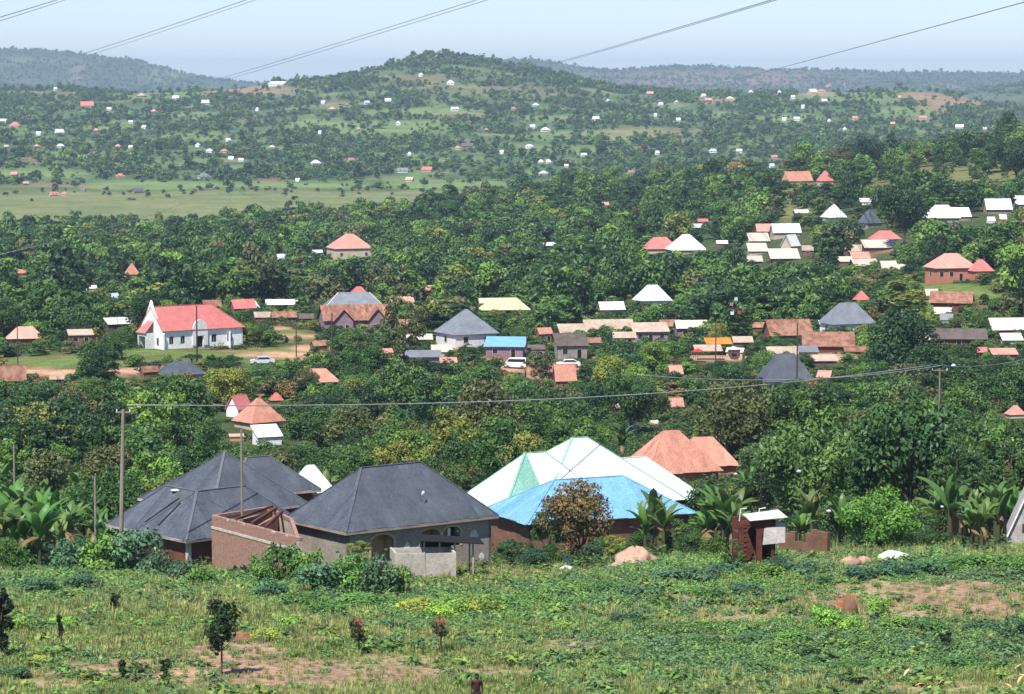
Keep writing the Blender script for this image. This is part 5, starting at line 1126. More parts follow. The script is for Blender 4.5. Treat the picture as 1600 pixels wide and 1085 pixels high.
def mk(kind, seed, **k):
    me, L = crown('crown', seed, **k); tr = trunk_mesh('trunk', L, k.get('z0', 1.8), r=k.get('r', 3.6) * .045, seed=seed); CR.setdefault(kind, []).append((me, tr, k.get('r', 3.6), k.get('z0', 1.8) + k.get('h', 6.5)))
for s_ in range(5): mk('round', s_ + 1, r=3.6, h=5.6, z0=1.3, lobes=26 + 3 * s_, n=5600, leaf=.37)
for s_ in range(3): mk('loose', s_ + 20, r=3.4, h=7.0, z0=1.8, lobes=22, n=3800, leaf=.40, lobe_r=(.18, .32), up=.2)
for s_ in range(2): mk('mango', s_ + 30, r=4.2, h=6.0, z0=.7, lobes=46, n=8200, leaf=.34, lobe_r=(.2, .3))
for s_ in range(2): mk('tall', s_ + 40, r=2.6, h=11, z0=2.5, lobes=34, n=5600, leaf=.38, lobe_r=(.26, .44), shape='column')
mk('cone', 50, r=2.6, h=12, z0=1.0, lobes=44, n=5600, leaf=.38, lobe_r=(.22, .36), shape='cone')
mk('umbrella', 51, r=4.4, h=4.0, z0=3.0, lobes=30, n=5200, leaf=.36, lobe_r=(.16, .28), shape='umbrella')
for s_ in range(3): mk('bush', s_ + 60, r=1.5, h=1.9, z0=-.15, lobes=16, n=1500, leaf=.24, lobe_r=(.3, .45), up=.5)

def shown_ok(px, x0, x1, y0, y1, Y, strict=1.0):
    """does a crown covering this rectangle of the view leave the things behind it open?"""
    for a, b_, c_, d_, Yk, al in KEEP:
        if Y < Yk + 1:
            ox = min(x1, c_) - max(x0, a); oy = min(y1, d_) - max(y0, b_)
            if ox > 0 and oy > 0 and ox * oy > (al + .015) * strict * max((c_ - a) * (d_ - b_), 1): return False
    return True
TONES = {'dark': (.026, .064, .020), 'deep': (.044, .104, .026), 'mid': (.078, .160, .035), 'bright': (.140, .255, .045), 'yellowish': (.180, .225, .045), 'olive': (.105, .128, .046), 'brownish': (.20, .15, .058), 'bluish': (.050, .108, .054)}
TW = {'dark': 'dark green', 'deep': 'deep green', 'mid': 'mid green', 'bright': 'bright green', 'yellowish': 'yellowish green', 'olive': 'olive green', 'brownish': 'brown-tinged', 'bluish': 'bluish green'}
KW = {'round': 'leafy tree', 'loose': 'loose-crowned tree', 'mango': 'dense round tree', 'tall': 'tall slender tree', 'cone': 'tall pointed tree', 'umbrella': 'flat-topped tree', 'bush': 'bush'}
rt = random.Random(77)
PLACED = [(a, b_, r * .95) for a, b_, r in PLOTS]     # (x, y, r)
PLX, PLY, PLR = (np.array(v) for v in zip(*PLOTS))
def plant_tree(px, Y, wpx=None, hpx=None, kind='round', tone='mid', label=None, name=None, rz=None, jitter=.18, p=None, group=None):
    p = p or gp(px, Y); s = scl(p.y); v = rt.randrange(len(CR[kind])); cm, tm, r0, h0 = CR[kind][v]
    sx = (wpx * s / 2 / r0) if wpx else rt.uniform(.8, 1.15); sz = (hpx * s / h0) if hpx else sx * rt.uniform(.9, 1.15)
    nm = name or {'bush': 'bush', 'mango': 'mango_tree', 'cone': 'cypress_tree', 'tall': 'eucalyptus_tree'}.get(kind, 'leafy_tree')
    h = empty(nm, (p.x, p.y, p.z - .15), rt.uniform(0, 6.28) if rz is None else rz); h.scale = (sx, sx, sz)
    t = TONES[tone]; j = 1 + rt.uniform(-jitter, jitter)
    c = link_mesh('crown' if kind != 'bush' else 'foliage', cm, h); c['tone'] = (t[0] * j * rt.uniform(.9, 1.12), t[1] * j, t[2] * j * rt.uniform(.85, 1.15))
    link_mesh('trunk' if kind != 'bush' else 'stem', tm, h)
    pc, py = proj(p.x, p.y, p.z + h0 * sz * .5); PLACED.append((p.x, p.y, r0 * sx))
    if label: tag(h, label, 'tree' if kind != 'bush' else 'bush', group)
    else: auto(h, TW[tone] + ' ' + KW[kind], pc, py, 'tree' if kind != 'bush' else 'bush', group)
    return h
# trees one can single out, placed by hand: px, distance / K, width px, height px
SINGLES = [(908, 178, 138, 134, 'mango', 'brownish', 'round rusty-brown leaved tree standing before the sky-blue roof'), (856, 182, 62, 96, 'loose', 'deep', 'small dark tree touching the left side of the rusty-leaved tree'),
      (1372, 163, 150, 118, 'mango', 'bright', 'bright green rounded tree at the field edge at right'), (572, 415, 100, 66, 'mango', 'deep', 'dense round mango tree standing by the road in the village centre'),
      (632, 425, 84, 142, 'loose', 'olive', 'tall olive brown tree with bare lower trunk in mid village'), (1180, 322, 96, 104, 'mango', 'olive', 'olive tree hiding the left part of the large charcoal hip'), (985, 350, 96, 118, 'mango', 'deep', 'big deep green tree right of the twin rusty roofs'), (1140, 300, 150, 140, 'mango', 'olive', 'broad brown-tinged tree left of the large charcoal hip roof'),
      (1357, 1110, 60, 70, 'mango', 'dark', 'tall dark conifer standing out on the right ridge'), (1315, 1115, 54, 48, 'mango', 'olive', 'thin-crowned olive tree just left of the tall dark conifer'), (1412, 690, 84, 104, 'round', 'dark', 'large dark tree in front of the white roofs on the slope'),
      (1588, 950, 90, 84, 'mango', 'dark', 'tall dark tree at the upper right edge of the photo'), (1545, 1000, 70, 46, 'mango', 'deep', 'dark tree left of the tall one at the upper right edge'), (1130, 560, 52, 100, 'cone', 'mid', 'light green pointed tree between the blank white hip and the pale roof cluster'), (1405, 390, 124, 140, 'round', 'dark', 'large dark tree right of the light grey hip at right'),
      (1265, 215, 200, 215, 'mango', 'mid', 'huge olive green tree filling the right foreground, left half'), (1420, 210, 190, 235, 'round', 'deep', 'huge dark tree filling the right foreground behind the bright green one'), (1345, 222, 150, 215, 'mango', 'mid', 'tall yellowish tree between the two huge trees at right'),
      (1180, 205, 90, 120, 'loose', 'dark', 'dark loose tree right of the lower orange roof'), (1100, 205, 86, 92, 'round', 'deep', 'leafy tree in front of the lower orange roof'), (1500, 205, 110, 200, 'loose', 'deep', 'tall dark tree above the banana plants at right'),
      (50, 300, 150, 110, 'round', 'yellowish', 'broad yellowish tree at the left edge below the road'), (300, 240, 120, 120, 'round', 'deep', 'dark tree right behind the brown house peak'), (225, 255, 120, 120, 'round', 'mid', 'leafy green tree behind the top of the thick left pole'),
      (600, 215, 130, 66, 'mango', 'yellowish', 'low tree with reddish tinge just behind the ridge of the arched house'), (355, 392, 46, 62, 'tall', 'dark', 'near-black narrow tree by the charcoal roof below the church'), (165, 385, 50, 78, 'tall', 'dark', 'near-black narrow tree standing by the road at left'),
      (150, 395, 70, 72, 'round', 'deep', 'dark round-topped tree on the road bend at left'), (238, 412, 56, 22, 'bush', 'dark', 'low dark tree in front of the church porch'), (190, 430, 60, 44, 'round', 'deep', 'dark tree left of the church porch'), (405, 412, 60, 28, 'round', 'mid', 'low spreading tree on the lawn right of the church pole'),
      (478, 400, 50, 40, 'mango', 'olive', 'small olive dome-shaped tree left of the round mango tree'), (70, 520, 60, 56, 'round', 'deep', 'round dark tree on the grass behind the pinkish roof at left'), (700, 425, 26, 38, 'cone', 'bluish', 'small grey-green pointed shrub below the grey pyramid roof'),
      (845, 415, 48, 62, 'loose', 'olive', 'olive tree beside the blue shop roof'), (300, 425, 40, 20, 'umbrella', 'dark', 'small flat dark tree right at the foot of the church pole'), (1540, 250, 130, 130, 'round', 'mid', 'leafy tree behind the banana plants at right'), (700, 1100, 50, 54, 'round', 'deep', 'bushy tree top jutting into the far end of the swamp meadow')]
for a in SINGLES:
    h_ = plant_tree(a[0], a[1] * K, a[2], a[3], a[4], a[5], a[6])
    if a[0] == 908: h_.children[0]['tone'] = (.155, .125, .05)
    if a[0] == 1372: h_.children[0]['tone'] = (.115, .26, .042)
LM += [('the rusty-leaved tree', 905, 805), ('the bright green rounded tree', 1372, 820), ('the village mango tree', 572, 540), ('the tall olive tree', 635, 450), ('the tall dark conifer', 1355, 235), ('the thick left pole', 190, 700), ('the foreground sapling', 350, 965)]
KEEP += [(848, 748, 972, 830, 176 * K, .12), (1300, 768, 1450, 850, 161 * K, .1), (522, 508, 620, 560, 410 * K, .3), (590, 395, 680, 500, 420 * K, .35), (1330, 200, 1382, 262, 1100 * K, .3)]
for a, b_, c_, d_ in ((0, 552, 120, 574), (205, 548, 400, 572), (170, 574, 232, 584), (40, 574, 110, 584), (430, 505, 500, 560), (1452, 440, 1560, 458)): keep(a, b_, c_, d_, 520 * K, .10)
# how many trees stand one by one: the nearest ones
def fill_trees(y0, y1, n, size, kinds, tones, sink, px0=-15, px1=1615, strict=1.0, spacing=.62):
    k = 0; tries = 0
    while k < n and tries < n * 40:
        tries += 1
        Y = math.sqrt(rt.uniform(y0 * y0, y1 * y1)) * K; px = rt.uniform(px0, px1); kind = rt.choices(*zip(*kinds))[0]
        q = sn(px * 1.0, Y * 3.0, 160.0, 3)
        tone = rt.choices([t for t, _ in tones], [w_ for _, w_ in tones])[0]
        r = rt.uniform(*size) ; p = gp(px, Y); r0, h0 = CR[kind][0][2:]; s = scl(Y); hh = r / r0 * h0 * rt.uniform(.85, 1.2)
        if any((p.x - a) ** 2 + ((p.y - b_) * .8) ** 2 < (spacing * (r + c_)) ** 2 for a, b_, c_ in PLACED): continue
        cx, cyb = proj(p.x, p.y, p.z); _, cyt = proj(p.x, p.y, p.z + hh)
        if not shown_ok(px, cx - r / s * 1.0, cx + r / s * 1.0, cyt - 1, cyb, Y, strict): continue
        sink(px, Y, r, hh, kind, tone, p, cx, (cyt + cyb) / 2); PLACED.append((p.x, p.y, r)); k += 1
    return k
def single(px, Y, r, hh, kind, tone, p, cx, cy_):
    s = scl(Y); PLACED.pop() if False else None
    plant_tree(px, Y, 2 * r / s, hh / s, kind, tone, p=p, group='trees in the valley behind the front houses' if Y < 260 * K else 'trees around the village')
tn = [('dark', 2), ('deep', 4), ('mid', 4), ('bright', 1.6), ('yellowish', .7), ('olive', 1), ('brownish', .05)]
a = fill_trees(198, 262, 60, (2.4, 4.2), [('round', 5), ('loose', 3), ('mango', 1)], tn, single)
b_ = fill_trees(262, 372, 110, (3.0, 5.2), [('round', 5), ('loose', 3), ('mango', 2), ('tall', .4)], tn, single, spacing=.56)
c_ = fill_trees(372, 480, 72, (2.6, 5.0), [('round', 5), ('loose', 2), ('mango', 2), ('tall', .6), ('umbrella', .4)], tn, single)
print('single trees', a, b_, c_)
# ---- scatter objects: points carrying size, turn, colour and pattern number, for what nobody could count
def scatter(name, protos, pts, rot, sc_, idx, tone, label=None):
    me = bpy.data.meshes.new(name); me.vertices.add(len(pts)); me.vertices.foreach_set('co', np.asarray(pts, 'f').ravel())
    for nm, ty, arr in (('turn', 'FLOAT_VECTOR', rot), ('size', 'FLOAT_VECTOR', sc_), ('tone', 'FLOAT_VECTOR', tone)):
        t = me.attributes.new(nm, ty, 'POINT'); t.data.foreach_set('vector', np.asarray(arr, 'f').ravel())
    t = me.attributes.new('pattern', 'INT', 'POINT'); t.data.foreach_set('value', np.asarray(idx, 'i'))
    o = link_mesh(name, me); pc = bpy.data.collections.new(name + '_patterns')
    for i, m_ in enumerate(protos): po = bpy.data.objects.new('%s_pattern_%02d' % (name, i), m_); pc.objects.link(po)
    ng = bpy.data.node_groups.new(name, 'GeometryNodeTree'); ng.interface.new_socket('Geometry', in_out='INPUT', socket_type='NodeSocketGeometry'); ng.interface.new_socket('Geometry', in_out='OUTPUT', socket_type='NodeSocketGeometry')
    N = ng.nodes.new; L = ng.links.new; gi = N('NodeGroupInput'); go = N('NodeGroupOutput'); ci = N('GeometryNodeCollectionInfo'); ci.inputs[0].default_value = pc; ci.inputs['Separate Children'].default_value = True; ci.inputs['Reset Children'].default_value = True
    ip = N('GeometryNodeInstanceOnPoints'); mp = N('GeometryNodeMeshToPoints'); L(gi.outputs[0], mp.inputs[0]); L(mp.outputs[0], ip.inputs['Points']); L(ci.outputs[0], ip.inputs['Instance']); ip.inputs['Pick Instance'].default_value = True
    def att(nm, ty):
        a = N('GeometryNodeInputNamedAttribute'); a.data_type = ty; a.inputs[0].default_value = nm; return a.outputs[0]
    L(att('pattern', 'INT'), ip.inputs['Instance Index']); er = N('FunctionNodeEulerToRotation'); L(att('turn', 'FLOAT_VECTOR'), er.inputs[0]); L(er.outputs[0], ip.inputs['Rotation']); L(att('size', 'FLOAT_VECTOR'), ip.inputs['Scale'])
    L(ip.outputs[0], go.inputs[0]); md = o.modifiers.new('scatter', 'NODES'); md.node_group = ng
    tag(o, label, None, None, 'stuff'); return o
def scat_trees(name, items, protos, label):
    """items: (x, y, z, r, h, tone) ; protos: (mesh, r0, h0)"""
    rg = np.random.default_rng(5); n = len(items); idx = rg.integers(0, len(protos), n); P_, S_, R2, T_ = [], [], [], []
    for i, (x, y, z, r, h, t) in enumerate(items):
        m_, r0, h0 = protos[idx[i]]; P_.append((x, y, z)); S_.append((r / r0, r / r0, h / h0)); R2.append((0, 0, rg.uniform(0, 6.28))); T_.append(t)
    return scatter(name, [p[0] for p in protos], P_, R2, S_, idx, T_, label)
def low(seed, n, leaf, **k):
    me, L = crown('low_crown', seed, n=n, leaf=leaf, **k); return me, k.get('r', 3.6), k.get('z0', 1.8) + k.get('h', 6.5)
MIDP = [low(100 + i, 1500, .78, r=3.6, h=6.0, z0=.4, lobes=11 + 3 * i, lobe_r=(.24, .50)) for i in range(5)] + [low(110 + i, 1300, .72, r=3.2, h=7.5, z0=.8, lobes=18, lobe_r=(.2, .36)) for i in range(2)]
MIDT = [low(120, 1300, .7, r=2.4, h=11, z0=.8, lobes=20, lobe_r=(.25, .42), shape='column')]
mid = []
def collect(px, Y, r, hh, kind, tone, p, cx, cy_):
    t = np.array(TONES[tone]) * rt.uniform(.8, 1.2); mid.append((p.x, p.y, p.z - .3, r, hh, t))
# forest between the village and the meadow: even grid with jitter, open grass left on the right slope
def forest(y0, y1, step):
    n = 0; Y = y0 * K; ry = rt
    while Y < y1 * K:
        st = step * (1 + .25 * (Y / K > 800)); x = -.19 * Y
        while x < .19 * Y:
            xx = x + ry.uniform(-.45, .45) * st; yy = Y + ry.uniform(-.5, .5) * st; x += st
            z = gz(xx, yy); px, pb = proj(xx, yy, z); Y0 = yy / K
            if Y0 > 1238 + 25 * math.sin(px / 60.) + 10 * math.sin(px / 17.) and px < 760: continue
            s = scl(yy); r = ry.uniform(3.0, 6.4); hh = r * ry.uniform(1.4, 2.3) + (ry.random() < .1) * ry.uniform(2, 5)
            if any(((px - a[0]) / a[2]) ** 2 + ((pb - 6 - a[1]) / a[3]) ** 2 < 1 for a in SLOPE) and 800 < Y0:
                if ry.random() < .62: continue
                r *= .55; hh *= .5
            if Y0 > 1236 and px > 760 and ry.random() < .25: continue
            _, pt = proj(xx, yy, z + hh)
            if ((xx - PLX) ** 2 + (yy - PLY) ** 2 < (PLR + r * .7) ** 2).any(): continue
            if not shown_ok(px, px - r / s * .9, px + r / s * .9, pt, pb, yy): continue
            lawn = any(((px - a[0]) / a[2]) ** 2 + ((pb - 3 - a[1]) / a[3]) ** 2 < 1 for a in LAWN + ROADS)
            if lawn and Y0 < 620: continue
            w8 = [3.4, 4.5, 4, 1.6, .6, .9, .1]
            if px > 1150: w8 = [3, 4, 3.5, 1.4, .8, 1.2, .3]
            tone = ry.choices([t for t, _ in tn], w8)[0]; t = np.array(TONES[tone]) * ry.uniform(.8, 1.2)
            mid.append((xx, yy, z - .3, r, hh, t)); n += 1
        Y += st * .92
    return n
print('forest', forest(480, 1262, 7.6))
def village_fill():          # low shrubs and small trees crowding round the village houses
    n = 0
    for _ in range(5200):
        Y = math.sqrt(rt.uniform(375 ** 2, 640 ** 2)) * K; px = rt.uniform(-10, 1610); p = gp(px, Y); s = scl(Y); r = rt.uniform(.9, 2.4); hh = r * rt.uniform(1.1, 2.0)
        cx, pb = proj(p.x, p.y, p.z); _, pt = proj(p.x, p.y, p.z + hh)
        if any(((px - a[0]) / a[2]) ** 2 + ((pb - a[1]) / a[3]) ** 2 < 1.15 for a in LAWN + ROADS): continue
        if ((p.x - PLX) ** 2 + (p.y - PLY) ** 2 < (PLR + r * .6) ** 2).any() or any((p.x - a) ** 2 + (p.y - b_) ** 2 < (.7 * (r + c_)) ** 2 for a, b_, c_ in PLACED[-700:]) or not shown_ok(px, cx - r / s * .9, cx + r / s * .9, pt, pb, Y): continue
        mid.append((p.x, p.y, p.z - .25, r, hh, np.array(TONES[rt.choices([t for t, _ in tn], [2, 4, 4, 2, 1.4, 1, .5])[0]]) * rt.uniform(.8, 1.25))); PLACED.append((p.x, p.y, r * .8)); n += 1
    print('village fill', n)
village_fill()
scat_trees('forest_trees', mid, [(m_, r0, h0) for m_, r0, h0 in MIDP + MIDT], 'continuous green forest between the village and the swamp meadow')
# ---- far hillside: hedgerows, groves and scrub
FARP = [low(200 + i, 260, 1.7, r=3.6, h=6.2, z0=.2, lobes=9, lobe_r=(.34, .5)) for i in range(5)] + [low(210, 200, 1.4, r=1.8, h=8.5, z0=.3, lobes=9, lobe_r=(.4, .55), shape='column')]
def far_trees(y0, y1, n, dens, size, out, keepclear=True):
    rg = np.random.default_rng(int(y0)); k = 0
    Ys = np.sqrt(rg.uniform(y0 * y0, y1 * y1, n * 3)) * K; As = rg.uniform(-.185, .185, n * 3); X = As * Ys; Z = ground(X, Ys)
    g = fbm(X, Ys, 70, 31) + .5 * fbm(X, Ys * .5, 22, 14); rows_ = np.abs(np.sin(X / 46 + 2.2 * np.sin(Ys / 150))) < .16
    pr = np.clip(.36 + dens + 1.7 * g, .04, 1); pr = np.where(rows_, np.maximum(pr, .75), pr)
    for i in range(len(Ys)):
        if k >= n: break
        x, y, z = X[i], Ys[i], Z[i]; px, pb = proj(x, y, z); pp = pr[i]; Y0 = y / K
        if any(((px - a[0]) / a[2]) ** 2 + ((pb - a[1]) / a[3]) ** 2 < 1 for a in FIELDS): pp *= .22
        if any(((px - a[0]) / a[2]) ** 2 + ((pb - a[1]) / a[3]) ** 2 < 1 for a in EARTH): pp *= .08
        if Y0 < 1900: pp *= np.clip((Y0 - 1780) / 400, .02, 1)
        if 600 < px < 900 and Y0 > 3150: pp = min(1, pp * (1.5 if px > 700 or pb < 105 else .9))
        if rg.random() > pp: continue
        r = (size[0] + (size[1] - size[0]) * rg.random() ** 1.5) * (1 + .4 * (rg.random() < .1)); hh = r * rg.uniform(1.0, 2.4); s = scl(y); _, pt = proj(x, y, z + hh)
        if keepclear and not shown_ok(px, px - r / s, px + r / s, pt, pb, y): continue
        t = np.array(TONES[rg.choice(['dark', 'deep', 'mid', 'olive', 'bluish', 'bright'], p=[.12, .28, .28, .10, .12, .10])]) * rg.uniform(.8, 1.25)
        out.append((x, y, z - .3, r, hh, t)); k += 1
    return k
far = []
print('far', far_trees(1800, 3750, 17500, .04, (1.3, 4.8), far))
scat_trees('hillside_trees', far, FARP, 'countless trees, hedges and groves over the far settled hillside')
ridge = []
far_trees(5000, 5900, 2000, .2, (4, 7), ridge, False); far_trees(7000, 8900, 6500, .1, (3.0, 6.5), ridge, False)
scat_trees('ridge_woodland', ridge, FARP, 'hazy woodland along the farthest ridges')
# ------------------------------------------------------------------ banana plants
def banana_leaf(name, L, wd, seed, lift=1.0):
    rr = random.Random(seed); n = 9; v = []; f = []; vals = []
    x = 0.0; z = 0.0; ang = 1.15 * lift
    pts = []
    for i in range(n + 1):
        t = i / n; pts.append((x, z)); x += math.cos(ang) * L / n; z += math.sin(ang) * L / n; ang -= (.09 + .15 * t) * rr.uniform(.8, 1.2)
    for i, (px_, pz) in enumerate(pts):
        t = i / n; w_ = wd * (min(1, t * 5) * (1 - t ** 5) ** .6 if t > .06 else .12) * .5 * rr.uniform(.88, 1.06) + .012
        v += [(px_, -w_, pz - w_ * .35), (px_, 0, pz), (px_, w_, pz - w_ * .35)]; vals += [.45 + .2 * rr.random(), .85, .45 + .2 * rr.random()]
    for i in range(n):
        a = i * 3; f += [(a, a + 3, a + 4, a + 1), (a + 1, a + 4, a + 5, a + 2)]
    me = bpy.data.meshes.new(name); me.from_pydata(v, [], f); at = me.attributes.new('leaf_value', 'FLOAT', 'POINT'); at.data.foreach_set('value', vals); me.materials.append(BAN); return me
BAN = leaf_mat('banana_leaf', trans=.3, rough=.45, vlo=.6, vhi=1.2)
BL = [banana_leaf('banana_leaf', rr_[0], rr_[1], i, rr_[2]) for i, rr_ in enumerate(((2.3, .62, 1.05), (2.0, .56, .95), (2.5, .66, 1.15), (1.8, .52, .8), (2.2, .58, 1.25)))]
STEM = leaf_mat('banana_stem', trans=0, rough=.6); SM_ = MB().tube([(0, 0, -.4), (.02, 0, 1.0), (.05, .02, 2.2)], [.17, .14, .08], 8).mesh('pseudostem', STEM)
rb = random.Random(5)
def banana(px, Y, s=1.0, tone=None):
    p = gp(px, Y); h = empty('banana_plant', p, rb.uniform(0, 6.28), s); t = tone or (.095 * rb.uniform(.8, 1.3), .20 * rb.uniform(.8, 1.2), .05)
    st = link_mesh('pseudostem', SM_, h); st['tone'] = (.13, .14, .06); k = rb.choice((7, 8, 9)); a0 = rb.uniform(0, 6)
    for i in range(k):
        l = link_mesh('leaf', rb.choice(BL), h); l.location = (.05, .02, 2.1 + rb.uniform(-.25, .15)); j = rb.uniform(.8, 1.25); l['tone'] = (t[0] * j, t[1] * j, t[2] * j)
        l.rotation_euler = (rb.uniform(-.25, .25), -rb.uniform(-.25, .7), a0 + 2.4 * i); l.scale = [rb.uniform(.8, 1.15)] * 3
    for i in range(rb.choice((1, 2, 3))):
        l = link_mesh('dead_leaf', rb.choice(BL), h); l.location = (.05, .02, 2.0); l['tone'] = (.22, .16, .075); l.rotation_euler = (rb.uniform(-.4, .4), rb.uniform(1.1, 1.7), rb.uniform(0, 6.28)); l.scale = [rb.uniform(.55, .8)] * 3
    pc, py = proj(p.x, p.y, p.z + 2.5 * s); auto(h, ('tall' if s > 1.15 else 'short' if s < .92 else 'green') + ' banana plant', pc, py, 'banana plant', 'banana plants around the houses')
    PLACED.append((p.x, p.y, 1.0)); return h
def banana_zone(x0, x1, Y0, Y1, n, s=(.7, 1.3)):
    k = 0; tr = 0
    while k < n and tr < n * 25:
        tr += 1; px = rb.uniform(x0, x1); Y = rb.uniform(Y0, Y1) * K; p = gp(px, Y); sz = rb.uniform(*s); sc_ = scl(Y)
        cx, b1 = proj(p.x, p.y, p.z); _, t1 = proj(p.x, p.y, p.z + 3.9 * sz)
        if not shown_ok(px, cx - 1.6 * sz / sc_, cx + 1.6 * sz / sc_, t1, b1, Y): continue
        if any((p.x - a) ** 2 + (p.y - b_) ** 2 < 1.3 ** 2 for a, b_, c_ in PLACED[-60:]): continue
        banana(px, Y, sz); k += 1
    return k
print('bananas', banana_zone(-10, 185, 164, 205, 30, (.75, 1.45)), banana_zone(-10, 190, 205, 245, 26, (.75, 1.45)), banana_zone(955, 1150, 158, 182, 13, (.9, 1.3)), banana_zone(1465, 1610, 166, 195, 18, (.75, 1.5)), banana_zone(1470, 1610, 195, 228, 26, (.75, 1.5)), banana_zone(395, 520, 205, 240, 8), banana_zone(1150, 1300, 225, 262, 8), banana_zone(100, 420, 240, 330, 14), banana_zone(1230, 1330, 168, 190, 4),
      banana_zone(180, 300, 205, 240, 5), banana_zone(1450, 1600, 240, 300, 12), banana_zone(640, 1000, 300, 360, 10))
for px, Y, s in ((1022, 174, 1.25), (1036, 170, 1.1), (1008, 168, 1.0), (498, 206, 1.2), (458, 208, 1.2)): banana(px, Y * K, s)
# small trees close behind the front houses and along the field edge
for px, Y, wv, hv, kd, tn_ in ((15, 162, 60, 60, 'round', 'mid'), (60, 172, 60, 62, 'loose', 'deep'), (1130, 175, 60, 74, 'loose', 'mid'), (1160, 168, 40, 62, 'loose', 'bright'), (800, 170, 52, 52, 'loose', 'bluish'), (835, 165, 46, 42, 'round', 'bluish'),
                               (560, 158, 44, 64, 'tall', 'yellowish'), (1000, 176, 60, 46, 'round', 'deep'), (1050, 172, 66, 50, 'loose', 'mid'), (860, 171, 50, 40, 'round', 'deep'), (820, 176, 40, 44, 'loose', 'deep'), (945, 175, 50, 44, 'round', 'mid'), (1095, 178, 60, 62, 'round', 'deep'), (1040, 232, 64, 40, 'round', 'deep'), (1085, 236, 60, 44, 'loose', 'mid'), (1125, 238, 60, 50, 'round', 'deep'), (1150, 232, 60, 60, 'round', 'mid'), (1075, 190, 66, 60, 'loose', 'mid'), (790, 178, 36, 46, 'loose', 'mid'), (1230, 172, 90, 80, 'loose', 'deep'), (1310, 185, 90, 100, 'round', 'deep'), (1462, 172, 60, 62, 'round', 'deep'), (1118, 205, 70, 66, 'round', 'mid'), (1078, 208, 70, 60, 'round', 'deep'), (1160, 232, 60, 66, 'loose', 'yellowish'), (1146, 147, 40, 62, 'loose', 'mid'), (1212, 146, 44, 36, 'round', 'bluish'), (1178, 145.5, 44, 24, 'round', 'mid'), (960, 170, 50, 50, 'loose', 'yellowish'),
                               (1080, 165, 60, 50, 'round', 'deep'), (1120, 160, 60, 44, 'round', 'mid'), (440, 186, 32, 30, 'round', 'bright'), (1440, 166, 60, 44, 'round', 'deep'), (980, 163, 46, 40, 'loose', 'mid'), (925, 172, 40, 40, 'loose', 'bluish')):
    plant_tree(px, Y * K, wv, hv, kd, tn_, name='young_tree')
# ------------------------------------------------------------------ field bushes (each its own thing)
BUSH = [(45, 893, 90, 38), (110, 895, 80, 42), (165, 900, 90, 52), (215, 900, 90, 56), (250, 905, 60, 36), (130, 925, 70, 26), (290, 912, 60, 30), (315, 915, 50, 26), (60, 930, 70, 24), (410, 915, 50, 40), (440, 912, 70, 48), (480, 915, 60, 44), (425, 935, 60, 26), (500, 930, 80, 40), (545, 928, 90, 48),
        (590, 932, 80, 50), (620, 930, 50, 40), (470, 950, 90, 26), (560, 950, 90, 24), (510, 965, 80, 30), (450, 980, 70, 24), (650, 960, 80, 28), (700, 965, 80, 30), (750, 962, 80, 34), (790, 955, 60, 30), (840, 945, 60, 22), (900, 930, 70, 24), (950, 928, 70, 22), (1000, 935, 80, 24), (1050, 912, 70, 26), (1100, 912, 80, 30),
        (1140, 900, 70, 26), (1200, 905, 70, 26), (1250, 898, 80, 24), (1100, 940, 80, 24), (1160, 930, 70, 22), (1280, 915, 60, 20), (1340, 905, 70, 22), (1400, 900, 80, 24), (1450, 897, 80, 26), (1500, 892, 80, 26), (1550, 888, 80, 26), (1590, 890, 60, 26), (1290, 985, 60, 42), (1330, 990, 50, 30), (1375, 965, 50, 34), (1400, 985, 70, 26),
        (1460, 990, 80, 26), (1540, 990, 80, 24), (1590, 1000, 60, 40), (1240, 1005, 70, 22), (1180, 1005, 70, 22), (1350, 1015, 80, 26), (1440, 1020, 80, 22), (1100, 1010, 80, 20), (1040, 1015, 60, 18), (1500, 1045, 90, 24), (1330, 1050, 90, 20), (1200, 1045, 80, 18), (900, 1045, 60, 16), (980, 975, 70, 22), (880, 985, 60, 18), (340, 985, 60, 18), (250, 985, 60, 24),
        (180, 975, 60, 22), (100, 985, 60, 24), (30, 990, 50, 30), (60, 1040, 60, 20), (20, 1060, 70, 24), (130, 1010, 50, 20), (420, 1000, 60, 22), (560, 1000, 40, 30), (600, 985, 60, 20), (640, 1000, 50, 18), (740, 1010, 60, 16), (820, 1000, 60, 16)]
for i, (px, py, wv, hv) in enumerate(BUSH):
    p = hit(px, py); s = scl(p.y)
    tn_ = 'bright' if 1270 < px < 1390 and 940 < py < 1000 else rb.choice(['bluish', 'bluish', 'mid', 'mid', 'deep']) if py < 960 or px > 1000 else rb.choice(['mid', 'bright', 'yellowish', 'bluish'])
    if py < 945 and px < 640: hv *= 1.3; wv *= 1.1
    h = plant_tree(px, p.y, wv, hv * 1.05, 'bush', tn_, p=p, group='bushes in the foreground field')
    for c in h.children:
        if 'tone' in c: c['tone'] = tuple(v * 1.55 for v in c['tone'])
